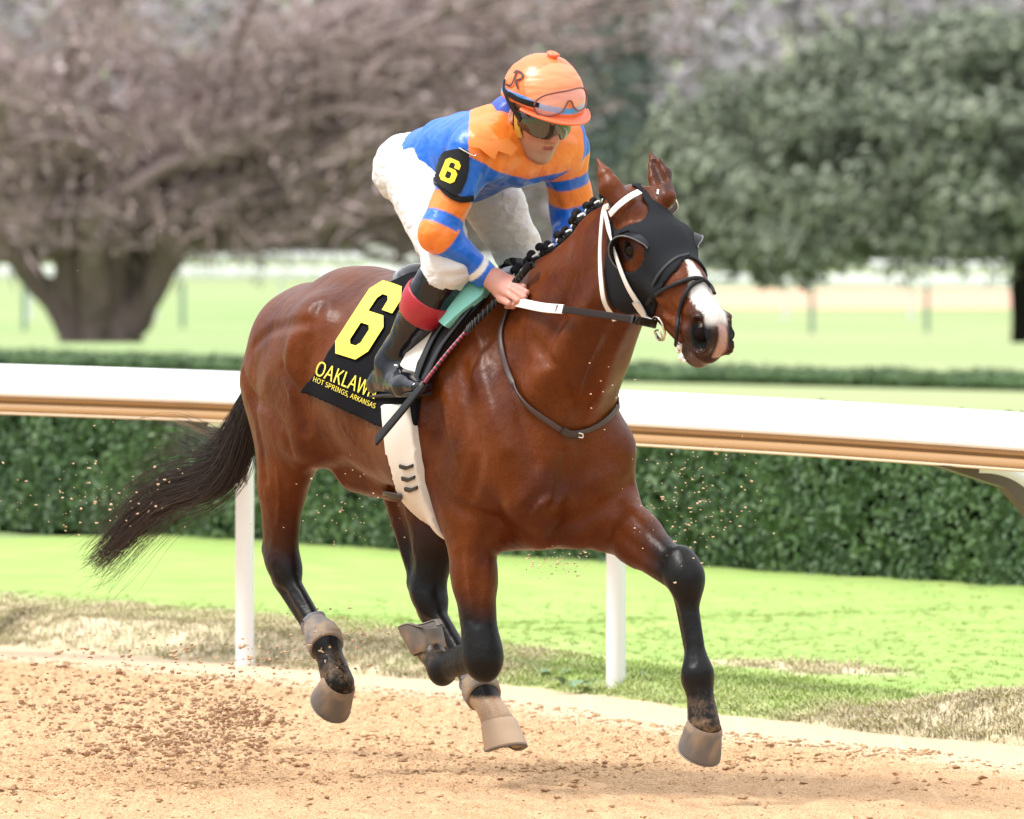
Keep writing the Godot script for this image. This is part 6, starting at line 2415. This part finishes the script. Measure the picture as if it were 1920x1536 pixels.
	for s in [1.0, -1.0]:
		var l := PackedVector3Array()
		for p in smooth(strapline, 4):
			l.append(p * Vector3(1, 1, s))
		obj("strap", strap(l, 0.016, 0.003, func(_a): return Vector3(0, 0, s)), web, goggles, Vector3.ZERO)
	# a spare pair pushed up on the helmet: clear rosy lens in a brown frame
	var frame_px := [[1004, 197], [1008, 188], [1020, 180], [1040, 175], [1062, 171], [1084, 166], [1092, 172], [1094, 188], [1090, 201], [1080, 206], [1072, 200], [1068, 190], [1062, 190], [1057, 200], [1048, 210], [1030, 215], [1012, 212], [1005, 205]]
	var loop: Array = []
	for q in frame_px:
		var p := seen(hb, q[0], q[1])
		if p != Vector3.INF:
			loop.append(p + slope(hb, p) * 0.010)
	var spare := obj("spare_goggles", tube(smooth(loop, 3, true), 0.0028, 0.0028, 6), mat(Color(0.20, 0.06, 0.05), 0.35), jockey, j0)
	var lp := PackedVector2Array()
	for q in frame_px:
		lp.append(Vector2(q[0], q[1]))
	obj("lens", pressed(hb, tris_of(lp), 0.009, 0.0, 8.0), mat(Color(0.90, 0.62, 0.62, 0.28), 0.05, {"transparency": BaseMaterial3D.TRANSPARENCY_ALPHA}), spare, Vector3.ZERO)
	var sl := on_skin(hb, [[958, 176], [975, 186], [993, 192], [1012, 197]], 0.008)
	obj("strap", strap(sl, 0.014, 0.004, facing(hb, sl)), web, spare, Vector3.ZERO)

func build_armband(jockey: Node3D, j0: Vector3) -> void:
	# stiff black number patch strapped round the sleeve
	var bb := silk_bones
	var plate := poly_px([[824, 322], [830, 300], [841, 287], [858, 282], [872, 280], [880, 285], [880, 300], [878, 318], [872, 340], [862, 362], [852, 368], [834, 355], [818, 338]])
	var band := obj("arm_number", pressed(bb, tris_of(plate), 0.016, 0.010, 7.0), mat(Color(0.010, 0.010, 0.011), 0.5, {"metallic_specular": 0.3}), jockey, j0)
	obj("number", pressed(bb, six(Vector2(829, 339), Vector2(22, 10), Vector2(17, -42)), 0.018, 0.0, 5.0), mat(Color(0.84, 0.62, 0.02), 0.6), band, Vector3.ZERO)
	var pin := on_skin(bb, [[866, 280], [876, 286], [888, 292], [892, 290]], 0.022)
	obj("safety_pin", tube(pin, 0.0018, 0.0018, 5), mat(Color(0.7, 0.7, 0.7), 0.25, {"metallic": 1.0}), band, Vector3.ZERO)
	var st := on_skin(bb, [[826, 346], [842, 364], [862, 374], [884, 371]], 0.008)
	obj("strap", strap(st, 0.018, 0.004, facing(bb, st)), mat(Color(0.010, 0.010, 0.011), 0.5, {"metallic_specular": 0.3}), band, Vector3.ZERO)

func build_whip() -> void:
	var w0 := loc(800, 712, 0.345)
	var whip := thing("whip", "riding whip with black grip, red striped shaft and flat leather end", "whip", on_horse(w0))
	var grip := smooth([loc(993, 497, 0.105), loc(965, 530, 0.118), loc(930, 565, 0.150), loc(890, 605, 0.205), loc(872, 624, 0.230)], 5)
	var shaft := smooth([loc(872, 624, 0.230), loc(838, 663, 0.285), loc(806, 704, 0.335), loc(796, 718, 0.350)], 6)
	var flap := smooth([loc(796, 718, 0.350), loc(770, 750, 0.365), loc(735, 792, 0.375), loc(706, 826, 0.380)], 5)
	var black := mat(Color(0.010, 0.010, 0.011), 0.5, {"metallic_specular": 0.3})
	obj("grip", tube(grip, 0.011, 0.0085, 10), black, whip, w0)
	obj("knob", tube(PackedVector3Array([grip[0] + (grip[0] - grip[1]).normalized() * 0.008, grip[0], grip[0] - (grip[0] - grip[1]).normalized() * 0.006]), 0.015, 0.013, 10), black, whip, w0)
	for i in range(2, grip.size() - 1):
		# ridges of the wound grip
		var t := (grip[i + 1] - grip[i]).normalized()
		var x := t.cross(Vector3.UP).normalized()
		var y := t.cross(x)
		var ring: Array = []
		for k in 8:
			var a := TAU * k / 8.0
			ring.append(grip[i] + (x * cos(a) + y * sin(a)) * 0.0098 + t * 0.010 * sin(a))
		obj("ridge", tube(smooth(ring, 2, true), 0.0018, 0.0018, 5), mat(Color(0.06, 0.06, 0.06), 0.5), whip, w0)
	var s := Soup.new()
	var dense := PackedVector3Array()
	for i in shaft.size() - 1:
		for k in 6:
			dense.append(shaft[i].lerp(shaft[i + 1], k / 6.0))
	dense.append(shaft[shaft.size() - 1])
	sweep(s, dense, func(_x): return 0.0062, func(_x): return 0.0062, func(_a): return Vector3(0.1, 0.9, 0.3), 8, func(x): return Color(0.30, 0.015, 0.035) if fmod(x * 17.0, 1.0) < 0.5 else Color(0.014, 0.013, 0.014))
	obj("shaft", s.mesh(), painted(0.4), whip, w0)
	obj("flap", strap(flap, 0.038, 0.009, func(_a): return Vector3(-0.45, 0.1, 0.9), 0.6), mat(Color(0.010, 0.010, 0.011), 0.5, {"metallic_specular": 0.3}), whip, w0)
	obj("binding", tube(PackedVector3Array([flap[0], flap[1]]), 0.010, 0.010, 8), mat(Color(0.10, 0.085, 0.065), 0.7), whip, w0)

# ---------------------------------------------------------------- dirt in the air
func build_flying_dirt() -> void:
	rng.seed = 201
	var where: Array = []
	var tint := PackedColorArray()
	# [picture area, depth, count, smallest and largest radius in metres, darkness]
	for q in [[300, 1400, 150, 34, 25.4, 360, 0.002, 0.009, 0.9], [400, 1370, 100, 48, 25.6, 340, 0.002, 0.008, 0.9], [420, 1310, 130, 60, 25.6, 180, 0.002, 0.007, 0.8], [460, 1345, 60, 30, 25.5, 240, 0.002, 0.008, 1.0], [180, 1320, 190, 60, 25.8, 420, 0.002, 0.008, 0.9], [480, 1240, 130, 40, 25.6, 110, 0.002, 0.006, 0.6], [250, 1260, 200, 60, 25.9, 120, 0.0015, 0.006, 0.7],
			[1290, 950, 75, 80, 24.4, 190, 0.0009, 0.0030, 0.1], [1390, 900, 60, 70, 24.4, 20, 0.0014, 0.0042, 0.1], [170, 930, 160, 60, 26.2, 120, 0.001, 0.0036, 0.2], [1045, 1058, 60, 20, 24.6, 120, 0.001, 0.0026, 0.0], [640, 960, 90, 60, 25.2, 60, 0.001, 0.003, 0.1], [620, 1200, 100, 45, 25.6, 110, 0.0015, 0.005, 0.4], [1130, 720, 40, 50, 24.3, 14, 0.0012, 0.0024, 0.0], [250, 330, 220, 160, 26.0, 24, 0.0010, 0.002, 0.0]]:
		for i in q[5]:
			var px: float = q[0] + rng.randfn() * q[2] * 0.6
			var py: float = q[1] + rng.randfn() * q[3] * 0.7
			var p := at_depth(px, py, q[4] + rng.randfn() * 0.35)
			if p.y < 0.01:
				continue
			var r: float = q[6] + (q[7] - q[6]) * pow(rng.randf(), 2.2)
			where.append(Transform3D(Basis.from_euler(Vector3(rng.randf() * 6, rng.randf() * 6, rng.randf() * 6)).scaled(Vector3(r * rng.randf_range(0.8, 1.7), r * rng.randf_range(0.6, 1.0), r)), p))
			tint.append(Color(0.62, 0.46, 0.30).lerp(Color(0.29, 0.165, 0.09), clampf(q[8] * rng.randf_range(0.4, 1.1), 0, 1)))
	var o := scatter("flying_dirt", clod_mesh(), painted(0.95), where, tint, self)
	o.set_meta("kind", "stuff")
	o.set_meta("label", "crumbs of dirt thrown up into the air by the galloping horse")
	o.set_meta("category", "dirt")

func _ready() -> void:
	setup()
	build_ground()
	build_rail()
	build_hedges()
	build_far()
	build_weeds()
	build_horse()
	build_tack()
	build_jockey()
	build_whip()
	build_flying_dirt()
